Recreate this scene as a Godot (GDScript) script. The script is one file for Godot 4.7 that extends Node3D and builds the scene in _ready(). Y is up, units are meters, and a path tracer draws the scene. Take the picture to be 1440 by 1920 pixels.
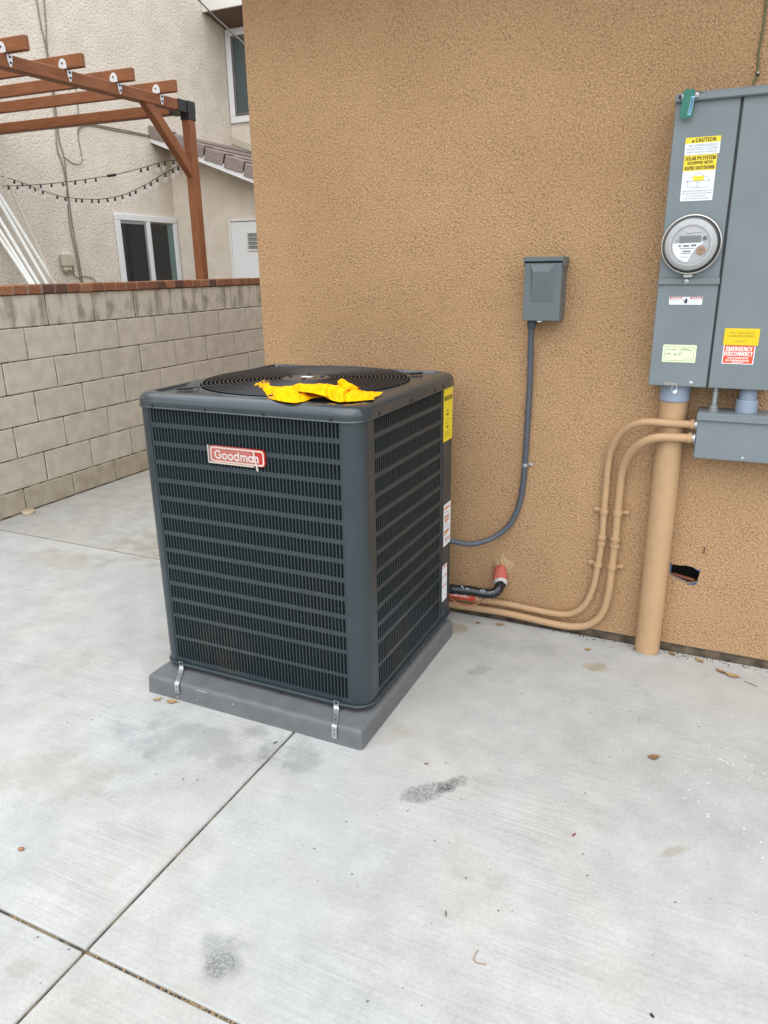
extends Node3D

# ---------------------------------------------------------------- mesh builder
class MB:
	var v := PackedVector3Array()
	var n := PackedVector3Array()
	var t := PackedVector2Array()

	func tri(a: Vector3, b: Vector3, c: Vector3) -> void:
		var f := (b - a).cross(c - a)
		if f.length_squared() < 1e-20:
			return
		trin(a, b, c, f, f, f)

	func trin(a: Vector3, b: Vector3, c: Vector3, na: Vector3, nb: Vector3, nc: Vector3, ua := Vector2.ZERO, ub := Vector2.ZERO, uc := Vector2.ZERO) -> void:
		v.append(a); v.append(c); v.append(b)
		n.append(na.normalized()); n.append(nc.normalized()); n.append(nb.normalized())
		t.append(ua); t.append(uc); t.append(ub)

	func quad(a: Vector3, b: Vector3, c: Vector3, d: Vector3) -> void:
		tri(a, b, c); tri(a, c, d)

	func quadn(a: Vector3, b: Vector3, c: Vector3, d: Vector3, na: Vector3, nb: Vector3, nc: Vector3, nd: Vector3) -> void:
		trin(a, b, c, na, nb, nc); trin(a, c, d, na, nc, nd)

	func otri(a: Vector3, b: Vector3, c: Vector3, o: Vector3) -> void:
		if (b - a).cross(c - a).dot((a + b + c) / 3.0 - o) < 0.0:
			tri(a, c, b)
		else:
			tri(a, b, c)

	func oquad(a: Vector3, b: Vector3, c: Vector3, d: Vector3, o: Vector3) -> void:
		otri(a, b, c, o); otri(a, c, d, o)

	# chamfered box
	func box(c: Vector3, s: Vector3, b := 0.003, m := Basis()) -> void:
		var h := s * 0.5
		b = minf(b, minf(h.x, minf(h.y, h.z)) * 0.9)
		var p := {}
		for ax in 3:
			for sx in [-1, 1]:
				for sy in [-1, 1]:
					for sz in [-1, 1]:
						var q := Vector3(h.x - b, h.y - b, h.z - b)
						q[ax] = h[ax]
						p[[ax, sx, sy, sz]] = c + m * (q * Vector3(sx, sy, sz))
		for s1 in [-1, 1]:
			oquad(p[[0, s1, -1, -1]], p[[0, s1, 1, -1]], p[[0, s1, 1, 1]], p[[0, s1, -1, 1]], c)
			oquad(p[[1, -1, s1, -1]], p[[1, 1, s1, -1]], p[[1, 1, s1, 1]], p[[1, -1, s1, 1]], c)
			oquad(p[[2, -1, -1, s1]], p[[2, 1, -1, s1]], p[[2, 1, 1, s1]], p[[2, -1, 1, s1]], c)
			if b < 0.0002:
				continue
			for s2 in [-1, 1]:
				oquad(p[[0, s1, s2, -1]], p[[0, s1, s2, 1]], p[[1, s1, s2, 1]], p[[1, s1, s2, -1]], c)
				oquad(p[[0, s1, -1, s2]], p[[0, s1, 1, s2]], p[[2, s1, 1, s2]], p[[2, s1, -1, s2]], c)
				oquad(p[[1, -1, s1, s2]], p[[1, 1, s1, s2]], p[[2, 1, s1, s2]], p[[2, -1, s1, s2]], c)
				for s3 in [-1, 1]:
					otri(p[[0, s1, s2, s3]], p[[1, s1, s2, s3]], p[[2, s1, s2, s3]], c)

	func bar(a: Vector3, b: Vector3, w: float, h: float, bev := 0.003) -> void:
		var d := (b - a).normalized()
		var up := Vector3.UP if absf(d.y) < 0.95 else Vector3.RIGHT
		var z := d.cross(up).normalized()
		box((a + b) * 0.5, Vector3((b - a).length(), h, w), bev, Basis(d, z.cross(d), z))

	func tube(path: Array, rad, sides := 10, cap := true) -> void:
		var prev := Vector3.ZERO
		var rings := []
		var nor := []
		for i in path.size():
			var d: Vector3 = (path[mini(i + 1, path.size() - 1)] - path[maxi(i - 1, 0)]).normalized()
			var u: Vector3
			if prev == Vector3.ZERO:
				u = d.cross(Vector3.UP if absf(d.y) < 0.9 else Vector3.RIGHT).normalized()
			else:
				u = (prev - d * prev.dot(d)).normalized()
			prev = u
			var w := d.cross(u)
			var r: float = rad[i] if rad is Array else rad
			var ring := []
			var nn := []
			for k in sides:
				var a := TAU * k / sides
				var q := u * cos(a) + w * sin(a)
				ring.append(path[i] + q * r); nn.append(q)
			rings.append(ring); nor.append(nn)
		for i in path.size() - 1:
			for k in sides:
				var k2 := (k + 1) % sides
				quadn(rings[i][k], rings[i][k2], rings[i + 1][k2], rings[i + 1][k], nor[i][k], nor[i][k2], nor[i + 1][k2], nor[i + 1][k])
		if cap:
			for k in range(1, sides - 1):
				tri(rings[0][0], rings[0][k + 1], rings[0][k])
				tri(rings[-1][0], rings[-1][k], rings[-1][k + 1])

	# profile of Vector2(r, h) turned about axis d through o
	func lathe(prof: Array, o: Vector3, d: Vector3, sides := 24, smooth := false) -> void:
		d = d.normalized()
		var u := d.cross(Vector3.UP if absf(d.y) < 0.9 else Vector3.RIGHT).normalized()
		var w := d.cross(u)
		for i in prof.size() - 1:
			var p: Vector2 = prof[i]
			var q: Vector2 = prof[i + 1]
			var e := (q - p).normalized()
			var n0 := Vector2(e.y, -e.x)
			var n1 := n0
			if smooth and i > 0:
				var e0: Vector2 = (p - prof[i - 1]).normalized()
				n0 = (n0 + Vector2(e0.y, -e0.x)).normalized()
			if smooth and i < prof.size() - 2:
				var e1: Vector2 = (prof[i + 2] - q).normalized()
				n1 = (n1 + Vector2(e1.y, -e1.x)).normalized()
			for k in sides:
				var a0 := TAU * k / sides
				var a1 := TAU * (k + 1) / sides
				var c0 := u * cos(a0) + w * sin(a0)
				var c1 := u * cos(a1) + w * sin(a1)
				quadn(o + c0 * p.x + d * p.y, o + c1 * p.x + d * p.y, o + c1 * q.x + d * q.y, o + c0 * q.x + d * q.y, c0 * n0.x + d * n0.y, c1 * n0.x + d * n0.y, c1 * n1.x + d * n1.y, c0 * n1.x + d * n1.y)

	# polygon in the frame (o, ux, uy), with thickness along ux x uy
	func prism(poly: PackedVector2Array, o: Vector3, ux: Vector3, uy: Vector3, depth := 0.0) -> void:
		var nz := ux.cross(uy).normalized()
		if Geometry2D.is_polygon_clockwise(poly):
			poly.reverse()
		var idx := Geometry2D.triangulate_polygon(poly)
		var f := func(q: Vector2, h: float) -> Vector3: return o + ux * q.x + uy * q.y + nz * h
		for i in range(0, idx.size(), 3):
			var a := poly[idx[i]]
			var b := poly[idx[i + 1]]
			var c := poly[idx[i + 2]]
			if (b - a).cross(c - a) < 0.0:
				var s := b; b = c; c = s
			tri(f.call(a, depth), f.call(b, depth), f.call(c, depth))
			if depth > 0.0:
				tri(f.call(a, 0.0), f.call(c, 0.0), f.call(b, 0.0))
		if depth > 0.0:
			for i in poly.size():
				var a := poly[i]
				var b := poly[(i + 1) % poly.size()]
				quad(f.call(a, 0.0), f.call(b, 0.0), f.call(b, depth), f.call(a, depth))

	func grid(p: Array) -> void:   # p[row][col], smooth normals
		var R := p.size()
		var C: int = p[0].size()
		var nn := []
		for r in R:
			var row := []
			for c in C:
				var du: Vector3 = p[r][mini(c + 1, C - 1)] - p[r][maxi(c - 1, 0)]
				var dv: Vector3 = p[mini(r + 1, R - 1)][c] - p[maxi(r - 1, 0)][c]
				row.append(du.cross(dv))
			nn.append(row)
		for r in R - 1:
			for c in C - 1:
				quadn(p[r][c], p[r][c + 1], p[r + 1][c + 1], p[r + 1][c], nn[r][c], nn[r][c + 1], nn[r + 1][c + 1], nn[r + 1][c])

	func mesh(shift := Vector3.ZERO) -> ArrayMesh:
		var a := []
		a.resize(Mesh.ARRAY_MAX)
		var w := v
		if shift != Vector3.ZERO:
			w = Transform3D(Basis(), shift) * v
		a[Mesh.ARRAY_VERTEX] = w
		a[Mesh.ARRAY_NORMAL] = n
		a[Mesh.ARRAY_TEX_UV] = t
		var m := ArrayMesh.new()
		m.add_surface_from_arrays(Mesh.PRIMITIVE_TRIANGLES, a)
		return m

# ---------------------------------------------------------------- scene helpers
var rng := RandomNumberGenerator.new()
var taken := {}
var origin := {}
var M := {}

func numbered(called: String) -> String:
	var k: int = taken.get(called, 0)
	taken[called] = k + 1
	return called if k == 0 else "%s_%03d" % [called, k]

func thing(called: String, label: String, category: String, at := Vector3.ZERO, group := "") -> Node3D:
	var o := Node3D.new()
	o.name = numbered(called)
	add_child(o)
	o.position = at
	origin[o] = at
	o.set_meta("label", label)
	o.set_meta("category", category)
	if group:
		o.set_meta("group", group)
	return o

func structure(called: String, at := Vector3.ZERO) -> Node3D:
	var o := Node3D.new()
	o.name = numbered(called)
	add_child(o)
	o.position = at
	origin[o] = at
	o.set_meta("kind", "structure")
	return o

func put(parent: Node3D, called: String, mesh: Mesh, mat: Material, xf := Transform3D()) -> MeshInstance3D:
	var o := MeshInstance3D.new()
	var key := [parent, called]
	var k: int = taken.get(key, 0)
	taken[key] = k + 1
	o.name = called if k == 0 else "%s_%03d" % [called, k]
	o.mesh = mesh
	o.material_override = mat
	o.transform = xf
	parent.add_child(o, true)
	return o

# a part whose shape was given in world coordinates
func part(parent: Node3D, called: String, mb: MB, mat: Material) -> MeshInstance3D:
	var org: Vector3 = origin[parent]
	var o := put(parent, called, mb.mesh(-org), mat)
	origin[o] = org
	return o

# a part with axes of its own
func part_at(parent: Node3D, called: String, mesh: Mesh, mat: Material, xf: Transform3D) -> MeshInstance3D:
	var org: Vector3 = origin[parent]
	var o := put(parent, called, mesh, mat, Transform3D(xf.basis, xf.origin - org))
	return o

# a thing that is one mesh
func single(called: String, label: String, category: String, mb: MB, mat: Material, at: Vector3, group := "") -> MeshInstance3D:
	var o := MeshInstance3D.new()
	o.name = numbered(called)
	o.mesh = mb.mesh(-at)
	o.material_override = mat
	add_child(o)
	o.position = at
	origin[o] = at
	o.set_meta("label", label)
	o.set_meta("category", category)
	if group:
		o.set_meta("group", group)
	return o

func mat(c: Color, rough := 0.7, metal := 0.0, spec := 0.5) -> StandardMaterial3D:
	var m := StandardMaterial3D.new()
	m.albedo_color = Color(c.r, c.g, c.b).linear_to_srgb()
	m.roughness = rough
	m.metallic = metal
	m.metallic_specular = spec
	return m

func glass(a: float, tint := Color(1, 1, 1)) -> StandardMaterial3D:
	var m := StandardMaterial3D.new()
	m.transparency = BaseMaterial3D.TRANSPARENCY_ALPHA
	m.albedo_color = Color(tint.r, tint.g, tint.b, a)
	m.roughness = 0.03
	return m

func noise(size: int, wave_px: float, octaves: int, sd: int, kind := FastNoiseLite.TYPE_SIMPLEX_SMOOTH, gain := 0.5) -> PackedByteArray:
	var f := FastNoiseLite.new()
	f.noise_type = kind
	f.seed = sd
	f.frequency = 1.0 / wave_px
	f.fractal_octaves = octaves
	f.fractal_gain = gain
	return f.get_seamless_image(size, size).get_data()

func stretched(size: int, by: int, wave_px: float, octaves: int, sd: int, along_u := true) -> PackedByteArray:
	# noise drawn out along u (or v)
	var f := FastNoiseLite.new()
	f.noise_type = FastNoiseLite.TYPE_SIMPLEX_SMOOTH
	f.seed = sd
	f.frequency = 1.0 / wave_px
	f.fractal_octaves = octaves
	var im := f.get_seamless_image(size / by, size) if along_u else f.get_seamless_image(size, size / by)
	im.resize(size, size, Image.INTERPOLATE_CUBIC)
	return im.get_data()

func tex(size: int, data: PackedByteArray, format := Image.FORMAT_L8) -> ImageTexture:
	return ImageTexture.create_from_image(Image.create_from_data(size, size, false, format, data))

func curve(b: PackedByteArray, lo: float, hi: float, a := 0.0, z := 255.0) -> PackedByteArray:
	var lut := PackedByteArray()
	for i in 256:
		lut.append(int(clampf(lerpf(a, z, smoothstep(lo, hi, float(i))), 0, 255)))
	var r := PackedByteArray()
	r.resize(b.size())
	for i in b.size():
		r[i] = lut[b[i]]
	return r

func mixed(a: PackedByteArray, ka: float, b: PackedByteArray, kb: float, off := 0.0) -> PackedByteArray:
	var r := PackedByteArray()
	r.resize(a.size())
	for i in a.size():
		r[i] = clampi(int(a[i] * ka + b[i] * kb + off), 0, 255)
	return r

# grey noise to a coloured texture between two linear colours
func ramp(size: int, b: PackedByteArray, c0: Color, c1: Color) -> ImageTexture:
	var lut := PackedByteArray()
	for i in 256:
		var c := c0.lerp(c1, i / 255.0).linear_to_srgb()
		lut.append(int(c.r * 255)); lut.append(int(c.g * 255)); lut.append(int(c.b * 255))
	var r := PackedByteArray()
	r.resize(b.size() * 3)
	for i in b.size():
		var k := b[i] * 3
		r[i * 3] = lut[k]; r[i * 3 + 1] = lut[k + 1]; r[i * 3 + 2] = lut[k + 2]
	return tex(size, r, Image.FORMAT_RGB8)

func tri_mat(albedo: Texture2D, height: Texture2D, cm: float, per_m: Vector3, rough := 0.9, world := true) -> StandardMaterial3D:
	var m := StandardMaterial3D.new()
	m.albedo_texture = albedo
	if height:
		m.heightmap_enabled = true
		m.heightmap_texture = height
		m.heightmap_scale = cm
	m.roughness = rough
	m.metallic_specular = 0.35
	m.uv1_triplanar = true
	m.uv1_world_triplanar = world
	m.uv1_triplanar_sharpness = 6.0
	m.uv1_scale = per_m
	return m

func spline(p: Array, per := 6) -> Array:
	var r := []
	for i in p.size() - 1:
		var a: Vector3 = p[maxi(i - 1, 0)]
		var b: Vector3 = p[i]
		var c: Vector3 = p[i + 1]
		var d: Vector3 = p[mini(i + 2, p.size() - 1)]
		for k in per:
			r.append(b.cubic_interpolate(c, a, d, float(k) / per))
	r.append(p[-1])
	return r

func rrect(w: float, h: float, r: float, seg := 3) -> PackedVector2Array:
	var q := PackedVector2Array()
	for c in [[1, 1, 0], [-1, 1, 1], [-1, -1, 2], [1, -1, 3]]:
		for k in seg + 1:
			var a: float = PI * 0.5 * (c[2] + float(k) / seg)
			q.append(Vector2(c[0] * (w * 0.5 - r) + cos(a) * r, c[1] * (h * 0.5 - r) + sin(a) * r))
	return q

func circle(r: float, seg := 20, at := Vector2.ZERO) -> PackedVector2Array:
	var q := PackedVector2Array()
	for k in seg:
		q.append(at + Vector2(cos(TAU * k / seg), sin(TAU * k / seg)) * r)
	return q

func screw(parent: Node3D, at: Vector3, d: Vector3, r: float, m: Material, called := "screw") -> void:
	var b := MB.new()
	b.lathe([Vector2(r * 1.25, 0), Vector2(r * 1.25, r * 0.25), Vector2(r, r * 0.3), Vector2(r * 0.9, r * 0.8), Vector2(r * 0.5, r), Vector2(0, r)], at, d, 8)
	part(parent, called, b, m)

# thin printed sheet: frame origin at its lower left corner
func sheet(parent: Node3D, called: String, o: Vector3, ux: Vector3, uy: Vector3, w: float, h: float, m: Material, thick := 0.0008, r := 0.002) -> MeshInstance3D:
	var b := MB.new()
	b.prism(rrect(w, h, r), o + ux * w * 0.5 + uy * h * 0.5, ux, uy, thick)
	return part(parent, called, b, m)

# several lines of lettering in one part: each line is [text, x0, x1, y0, y1] in the frame
func letter(parent: Node3D, called: String, lines: Array, o: Vector3, ux: Vector3, uy: Vector3, m: Material, bold := true, depth := 0.0) -> MeshInstance3D:
	var b := MB.new()
	var nz := ux.cross(uy)
	for l in lines:
		var tm := TextMesh.new()
		var f := SystemFont.new()
		f.font_names = PackedStringArray(["Droid Sans"])
		f.font_weight = 700 if bold else 400
		var fv := FontVariation.new()
		fv.base_font = f
		fv.variation_embolden = 0.0
		tm.font = fv
		tm.font_size = 24
		tm.pixel_size = 0.01
		tm.curve_step = 2.0
		tm.depth = depth / 0.01 * 0.01
		tm.text = l[0]
		var a := tm.get_mesh_arrays()
		var vs: PackedVector3Array = a[Mesh.ARRAY_VERTEX]
		if vs.is_empty():
			continue
		var ix = a[Mesh.ARRAY_INDEX]
		var bb := AABB(vs[0], Vector3.ZERO)
		for q in vs:
			bb = bb.expand(q)
		var f3 := func(q: Vector3) -> Vector3:
			return o + ux * lerpf(l[1], l[2], (q.x - bb.position.x) / maxf(bb.size.x, 1e-6)) + uy * lerpf(l[3], l[4], (q.y - bb.position.y) / maxf(bb.size.y, 1e-6)) + nz * (q.z - bb.position.z)
		var cnt: int = ix.size() if ix != null and ix.size() > 0 else vs.size()
		# heavy strokes: the same print again, shifted by a hair
		var th: float = (l[4] - l[3]) * 0.022 if bold else 0.0
		var shifts := [Vector3.ZERO]
		if bold:
			shifts = [ux * th + nz * 0.00002, -ux * th + nz * 0.00004, uy * th + nz * 0.00006, -uy * th + nz * 0.00008]
		for ii in range(0, cnt * shifts.size(), 3):
			var i := ii % cnt
			var p := []
			for k in 3:
				var j: int = ix[i + k] if ix != null and ix.size() > 0 else i + k
				p.append(f3.call(vs[j]) + shifts[ii / cnt])
			if depth == 0.0:
				if (p[1] - p[0]).cross(p[2] - p[0]).dot(nz) < 0:
					b.tri(p[0], p[2], p[1])
				else:
					b.tri(p[0], p[1], p[2])
			else:
				b.tri(p[0], p[2], p[1])
	return part(parent, called, b, m)

func strokes(parent: Node3D, called: String, segs: Array, o: Vector3, ux: Vector3, uy: Vector3, m: Material) -> void:
	# each: [x0, y0, x1, y1, thickness]
	var b := MB.new()
	for s in segs:
		var p := Vector2(s[0], s[1])
		var q := Vector2(s[2], s[3])
		var e: Vector2 = (q - p).normalized().orthogonal() * float(s[4]) * 0.5
		b.quad(o + ux * (p - e).x + uy * (p - e).y, o + ux * (p + e).x + uy * (p + e).y, o + ux * (q + e).x + uy * (q + e).y, o + ux * (q - e).x + uy * (q - e).y)
	part(parent, called, b, m)

# ---------------------------------------------------------------- the scene
func _ready() -> void:
	rng.seed = 7
	camera_and_light()
	make_materials()
	ground()
	tan_house()
	block_wall()
	neighbour_house()
	air_conditioner()
	service_panel()
	wall_gear()
	pergola()
	neighbour_things()
	small_things()

func camera_and_light() -> void:
	var cam := Camera3D.new()
	cam.name = "camera"
	add_child(cam)
	cam.keep_aspect = Camera3D.KEEP_HEIGHT
	cam.fov = rad_to_deg(2.0 * atan(960.0 / 1377.3))
	cam.transform = Transform3D(Basis(Vector3(0.90807831, -0.01419716, -0.4185597), Vector3(-0.11956391, 0.94904202, -0.29158827), Vector3(0.40137047, 0.31482962, 0.860107)).orthonormalized(), Vector3(1.9688, 1.5006, 2.9181))
	cam.near = 0.02
	cam.far = 400.0
	cam.current = true
	var env := Environment.new()
	env.background_mode = Environment.BG_SKY
	var sky := Sky.new()
	var sm := ProceduralSkyMaterial.new()
	sm.sky_top_color = Color(0.945, 0.97, 1.0)
	sm.sky_horizon_color = Color(0.77, 0.79, 0.81)
	sm.sky_curve = 0.5
	sm.sky_energy_multiplier = 1.45
	sm.ground_bottom_color = Color(0.4, 0.4, 0.38)
	sm.ground_horizon_color = Color(0.6, 0.6, 0.58)
	sky.sky_material = sm
	env.sky = sky
	env.tonemap_mode = Environment.TONE_MAPPER_LINEAR
	env.tonemap_exposure = 1.09
	env.sdfgi_enabled = true
	env.ssao_enabled = true
	env.ssil_enabled = true
	var we := WorldEnvironment.new()
	we.name = "world_environment"
	we.environment = env
	add_child(we)
	var sun := DirectionalLight3D.new()
	sun.name = "sun"
	sun.light_energy = 0.45
	sun.light_angular_distance = 75.0
	sun.light_color = Color(1.0, 0.97, 0.93)
	sun.shadow_enabled = true
	sun.sky_mode = DirectionalLight3D.SKY_MODE_LIGHT_ONLY
	add_child(sun)
	sun.look_at_from_position(Vector3(0.9, 4.2, 3.4), Vector3.ZERO, Vector3.UP)

func make_materials() -> void:
	# tan dash-coat stucco: flat skin with close small pits, 2048 pixels over 2.6 m
	var S := 1024
	var skin := FastNoiseLite.new()
	skin.noise_type = FastNoiseLite.TYPE_SIMPLEX_SMOOTH
	skin.seed = 12
	skin.frequency = 1.0 / 6.5
	skin.fractal_octaves = 3
	skin.domain_warp_enabled = true
	skin.domain_warp_amplitude = 10.0
	skin.domain_warp_frequency = 1.0 / 40.0
	var ph := skin.get_seamless_image(2048, 2048, false, false, 0.03)
	ph.convert(Image.FORMAT_RGBA8)
	# small pits sunk into it, thicker in some places than in others
	var cell := FastNoiseLite.new()
	cell.noise_type = FastNoiseLite.TYPE_CELLULAR
	cell.seed = 11
	cell.frequency = 1.0 / 13.0
	cell.cellular_return_type = FastNoiseLite.RETURN_DISTANCE
	cell.cellular_jitter = 1.0
	cell.fractal_type = FastNoiseLite.FRACTAL_NONE
	cell.domain_warp_enabled = true
	cell.domain_warp_amplitude = 9.0
	cell.domain_warp_frequency = 1.0 / 9.0
	var pd := cell.get_seamless_image(S, S, false, false, 0.03).get_data()
	var where := noise(S, 110.0, 3, 14)
	var pit := PackedByteArray()
	pit.resize(S * S * 4)
	for i in S * S:
		var depth := (62 - pd[i]) * 4
		pit[i * 4 + 3] = clampi(depth * (where[i] - 40) / 130, 0, 190) if depth > 0 and where[i] > 40 else 0
	var pi := Image.create_from_data(S, S, false, Image.FORMAT_RGBA8, pit)
	for q in [Vector2i(0, 0), Vector2i(S, 0), Vector2i(0, S), Vector2i(S, S)]:
		ph.blend_rect(pi, Rect2i(0, 0, S, S), q)
	var pc: Image = ph.duplicate()
	pc.adjust_bcs(1.0, 0.22, 1.0)
	pc.adjust_bcs(1.6, 1.0, 1.0)
	ph.convert(Image.FORMAT_L8)
	pc.convert(Image.FORMAT_RGB8)
	M.tan_stucco = tri_mat(ImageTexture.create_from_image(pc), ImageTexture.create_from_image(ph), 0.42, Vector3.ONE / 2.6, 0.92)
	(M.tan_stucco as StandardMaterial3D).albedo_color = Color(0.765, 0.484, 0.266).linear_to_srgb()
	(M.tan_stucco as StandardMaterial3D).uv1_offset = Vector3(0.03, -0.02, 0.0)
	var big := noise(256, 90.0, 3, 13)
	var d: StandardMaterial3D = M.tan_stucco
	d.detail_enabled = true
	d.detail_blend_mode = BaseMaterial3D.BLEND_MODE_MUL
	d.detail_albedo = ramp(256, big, Color(0.84, 0.815, 0.79), Color(1, 1, 1))
	d.detail_uv_layer = BaseMaterial3D.DETAIL_UV_2
	d.uv2_triplanar = true
	d.uv2_world_triplanar = true
	d.uv2_scale = Vector3.ONE / 4.3
	# skip-trowel stucco of the neighbour
	var l1 := curve(noise(S, 20.0, 4, 21, FastNoiseLite.TYPE_SIMPLEX_SMOOTH, 0.55), 50, 135)
	var l2 := noise(S, 12.0, 2, 22)
	var lh := mixed(l1, 0.8, l2, 0.2)
	M.lace_stucco = tri_mat(ramp(S, noise(S, 200.0, 4, 23), Color(0.62, 0.555, 0.465), Color(0.72, 0.655, 0.565)), tex(S, lh), 0.5, Vector3.ONE / 2.1, 0.93)
	# concrete of the patio
	concrete()
	# grey concrete block
	var bn := noise(512, 90.0, 5, 31, FastNoiseLite.TYPE_SIMPLEX_SMOOTH, 0.6)
	var bp := curve(noise(512, 7.0, 2, 32), 20, 120)
	var bh := tex(512, bp)
	for k in 4:
		var f: float = [0.965, 1.0, 1.025, 0.985][k]
		var m := tri_mat(ramp(512, mixed(bn, 0.8, bp, 0.2), Color(0.43, 0.385, 0.32) * f, Color(0.60, 0.545, 0.465) * f), bh, 0.12, Vector3.ONE / 0.83, 0.95)
		m.uv1_offset = Vector3(0.13, 0.31, 0.27) * k
		M["block%d" % k] = m
	var drip := curve(mixed(stretched(512, 5, 60.0, 4, 33, false), 0.6, bn, 0.4), 50, 160)
	M.block_stained = tri_mat(ramp(512, drip, Color(0.30, 0.265, 0.21), Color(0.56, 0.51, 0.43)), bh, 0.12, Vector3.ONE / 1.1, 0.95)
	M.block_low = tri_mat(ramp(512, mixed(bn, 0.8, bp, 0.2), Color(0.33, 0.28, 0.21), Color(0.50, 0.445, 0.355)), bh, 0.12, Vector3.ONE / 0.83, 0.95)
	M.mortar = tri_mat(ramp(256, curve(noise(256, 60.0, 4, 34), 80, 170), Color(0.07, 0.055, 0.04), Color(0.34, 0.29, 0.225)), null, 0.0, Vector3.ONE / 0.5, 0.97)
	M.brick_mortar = mat(Color(0.30, 0.26, 0.21), 0.95)
	# red cap brick
	var rn := noise(256, 40.0, 4, 41, FastNoiseLite.TYPE_SIMPLEX_SMOOTH, 0.6)
	var rh := tex(256, noise(256, 9.0, 3, 42))
	for k in 4:
		var c: Color = [Color(0.27, 0.115, 0.06), Color(0.31, 0.145, 0.075), Color(0.235, 0.10, 0.055), Color(0.135, 0.07, 0.05)][k]
		M["brick%d" % k] = tri_mat(ramp(256, rn, c * 0.7, c * 1.25), rh, 0.15, Vector3.ONE / 0.21, 0.9)
	# stained pergola wood, grain along each piece's own x
	var wg := mixed(stretched(512, 16, 14.0, 4, 51), 0.7, noise(512, 140.0, 2, 52), 0.3)
	var wt := ramp(512, wg, Color(0.13, 0.044, 0.018), Color(0.345, 0.138, 0.062))
	M.wood = tri_mat(wt, tex(512, wg), 0.05, Vector3(1.1, 4.0, 4.0), 0.55, false)
	M.black_steel = mat(Color(0.012, 0.013, 0.015), 0.45)
	M.zinc = mat(Color(0.50, 0.51, 0.53), 0.42, 0.85)
	M.white_plate = mat(Color(0.72, 0.74, 0.78), 0.35, 0.3)
	M.hole = mat(Color(0.01, 0.01, 0.012), 0.9)
	# condenser paint
	ac_paint()
	M.ac_dark = mat(Color(0.012, 0.014, 0.018), 0.6)
	M.coil = mat(Color(0.010, 0.012, 0.017), 0.7)
	M.wire_black = mat(Color(0.022, 0.021, 0.022), 0.34)
	M.bolt_black = mat(Color(0.012, 0.012, 0.014), 0.4)
	# plastic pad
	M.pad = tri_mat(ramp(256, noise(256, 60.0, 5, 61), Color(0.118, 0.124, 0.130), Color(0.148, 0.154, 0.160)), tex(256, noise(256, 4.0, 2, 62)), 0.02, Vector3.ONE / 0.4, 0.55)
	# painted enclosures
	M.panel_grey = tri_mat(ramp(256, noise(256, 120.0, 4, 63), Color(0.172, 0.203, 0.218), Color(0.198, 0.230, 0.246)), null, 0.0, Vector3.ONE / 0.6, 0.36)
	M.panel_gap = mat(Color(0.02, 0.025, 0.03), 0.6)
	M.disconnect_grey = tri_mat(ramp(256, noise(256, 120.0, 4, 64), Color(0.115, 0.138, 0.147), Color(0.128, 0.151, 0.160)), null, 0.0, Vector3.ONE / 0.3, 0.4)
	M.whip_grey = mat(Color(0.075, 0.085, 0.105), 0.5)
	M.pvc_grey = mat(Color(0.26, 0.32, 0.41), 0.45)
	M.tan_pipe = tri_mat(ramp(256, noise(256, 60.0, 4, 65), Color(0.44, 0.282, 0.158), Color(0.48, 0.312, 0.178)), tex(256, noise(256, 30.0, 3, 66)), 0.03, Vector3.ONE / 0.3, 0.5)
	M.white_paint = mat(Color(0.72, 0.73, 0.74), 0.5)
	M.white_trim = mat(Color(0.70, 0.69, 0.65), 0.55)
	M.pvc_white = mat(Color(0.78, 0.78, 0.75), 0.4)
	M.pole_tan = mat(Color(0.55, 0.50, 0.41), 0.6)
	M.label_white = mat(Color(0.74, 0.78, 0.82), 0.5)
	M.label_yellow = mat(Color(0.80, 0.62, 0.03), 0.5)
	M.plate_yellow = mat(Color(0.72, 0.52, 0.004), 0.45)
	M.label_red = mat(Color(0.66, 0.085, 0.035), 0.45)
	M.label_green = mat(Color(0.70, 0.78, 0.52), 0.5)
	M.label_orange = mat(Color(0.70, 0.22, 0.07), 0.5)
	M.ink = mat(Color(0.03, 0.03, 0.03), 0.6)
	M.ink_grey = mat(Color(0.085, 0.10, 0.12), 0.6)
	M.ink_olive = mat(Color(0.22, 0.16, 0.01), 0.6)
	M.ink_white = mat(Color(0.82, 0.80, 0.78), 0.5)
	M.soil = tri_mat(ramp(256, noise(256, 20.0, 5, 67), Color(0.10, 0.075, 0.05), Color(0.22, 0.175, 0.12)), null, 0.0, Vector3.ONE / 1.3, 1.0)
	M.joint_dirt = tri_mat(ramp(256, curve(noise(256, 40.0, 5, 68, FastNoiseLite.TYPE_SIMPLEX_SMOOTH, 0.65), 90, 170), Color(0.05, 0.045, 0.04), Color(0.26, 0.19, 0.10)), null, 0.0, Vector3.ONE / 0.7, 1.0)
	M.tile_roof = tri_mat(ramp(256, stretched(256, 8, 12.0, 3, 69), Color(0.19, 0.15, 0.135), Color(0.31, 0.255, 0.23)), null, 0.0, Vector3.ONE / 0.4, 0.9)
	M.soffit = mat(Color(0.145, 0.095, 0.065), 0.8)
	M.window_dark = mat(Color(0.012, 0.015, 0.022), 0.08, 0.0, 0.5)
	M.window_teal = mat(Color(0.07, 0.095, 0.10), 0.12)
	M.dark = mat(Color(0.015, 0.015, 0.015), 0.9)
	M.cable = mat(Color(0.24, 0.205, 0.16), 0.7)
	M.cable_dark = mat(Color(0.03, 0.025, 0.02), 0.7)
	M.beige_plastic = mat(Color(0.50, 0.45, 0.36), 0.5)
	M.leaf = mat(Color(0.20, 0.11, 0.045), 0.7)
	M.leaf_pale = mat(Color(0.33, 0.22, 0.11), 0.75)

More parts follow.
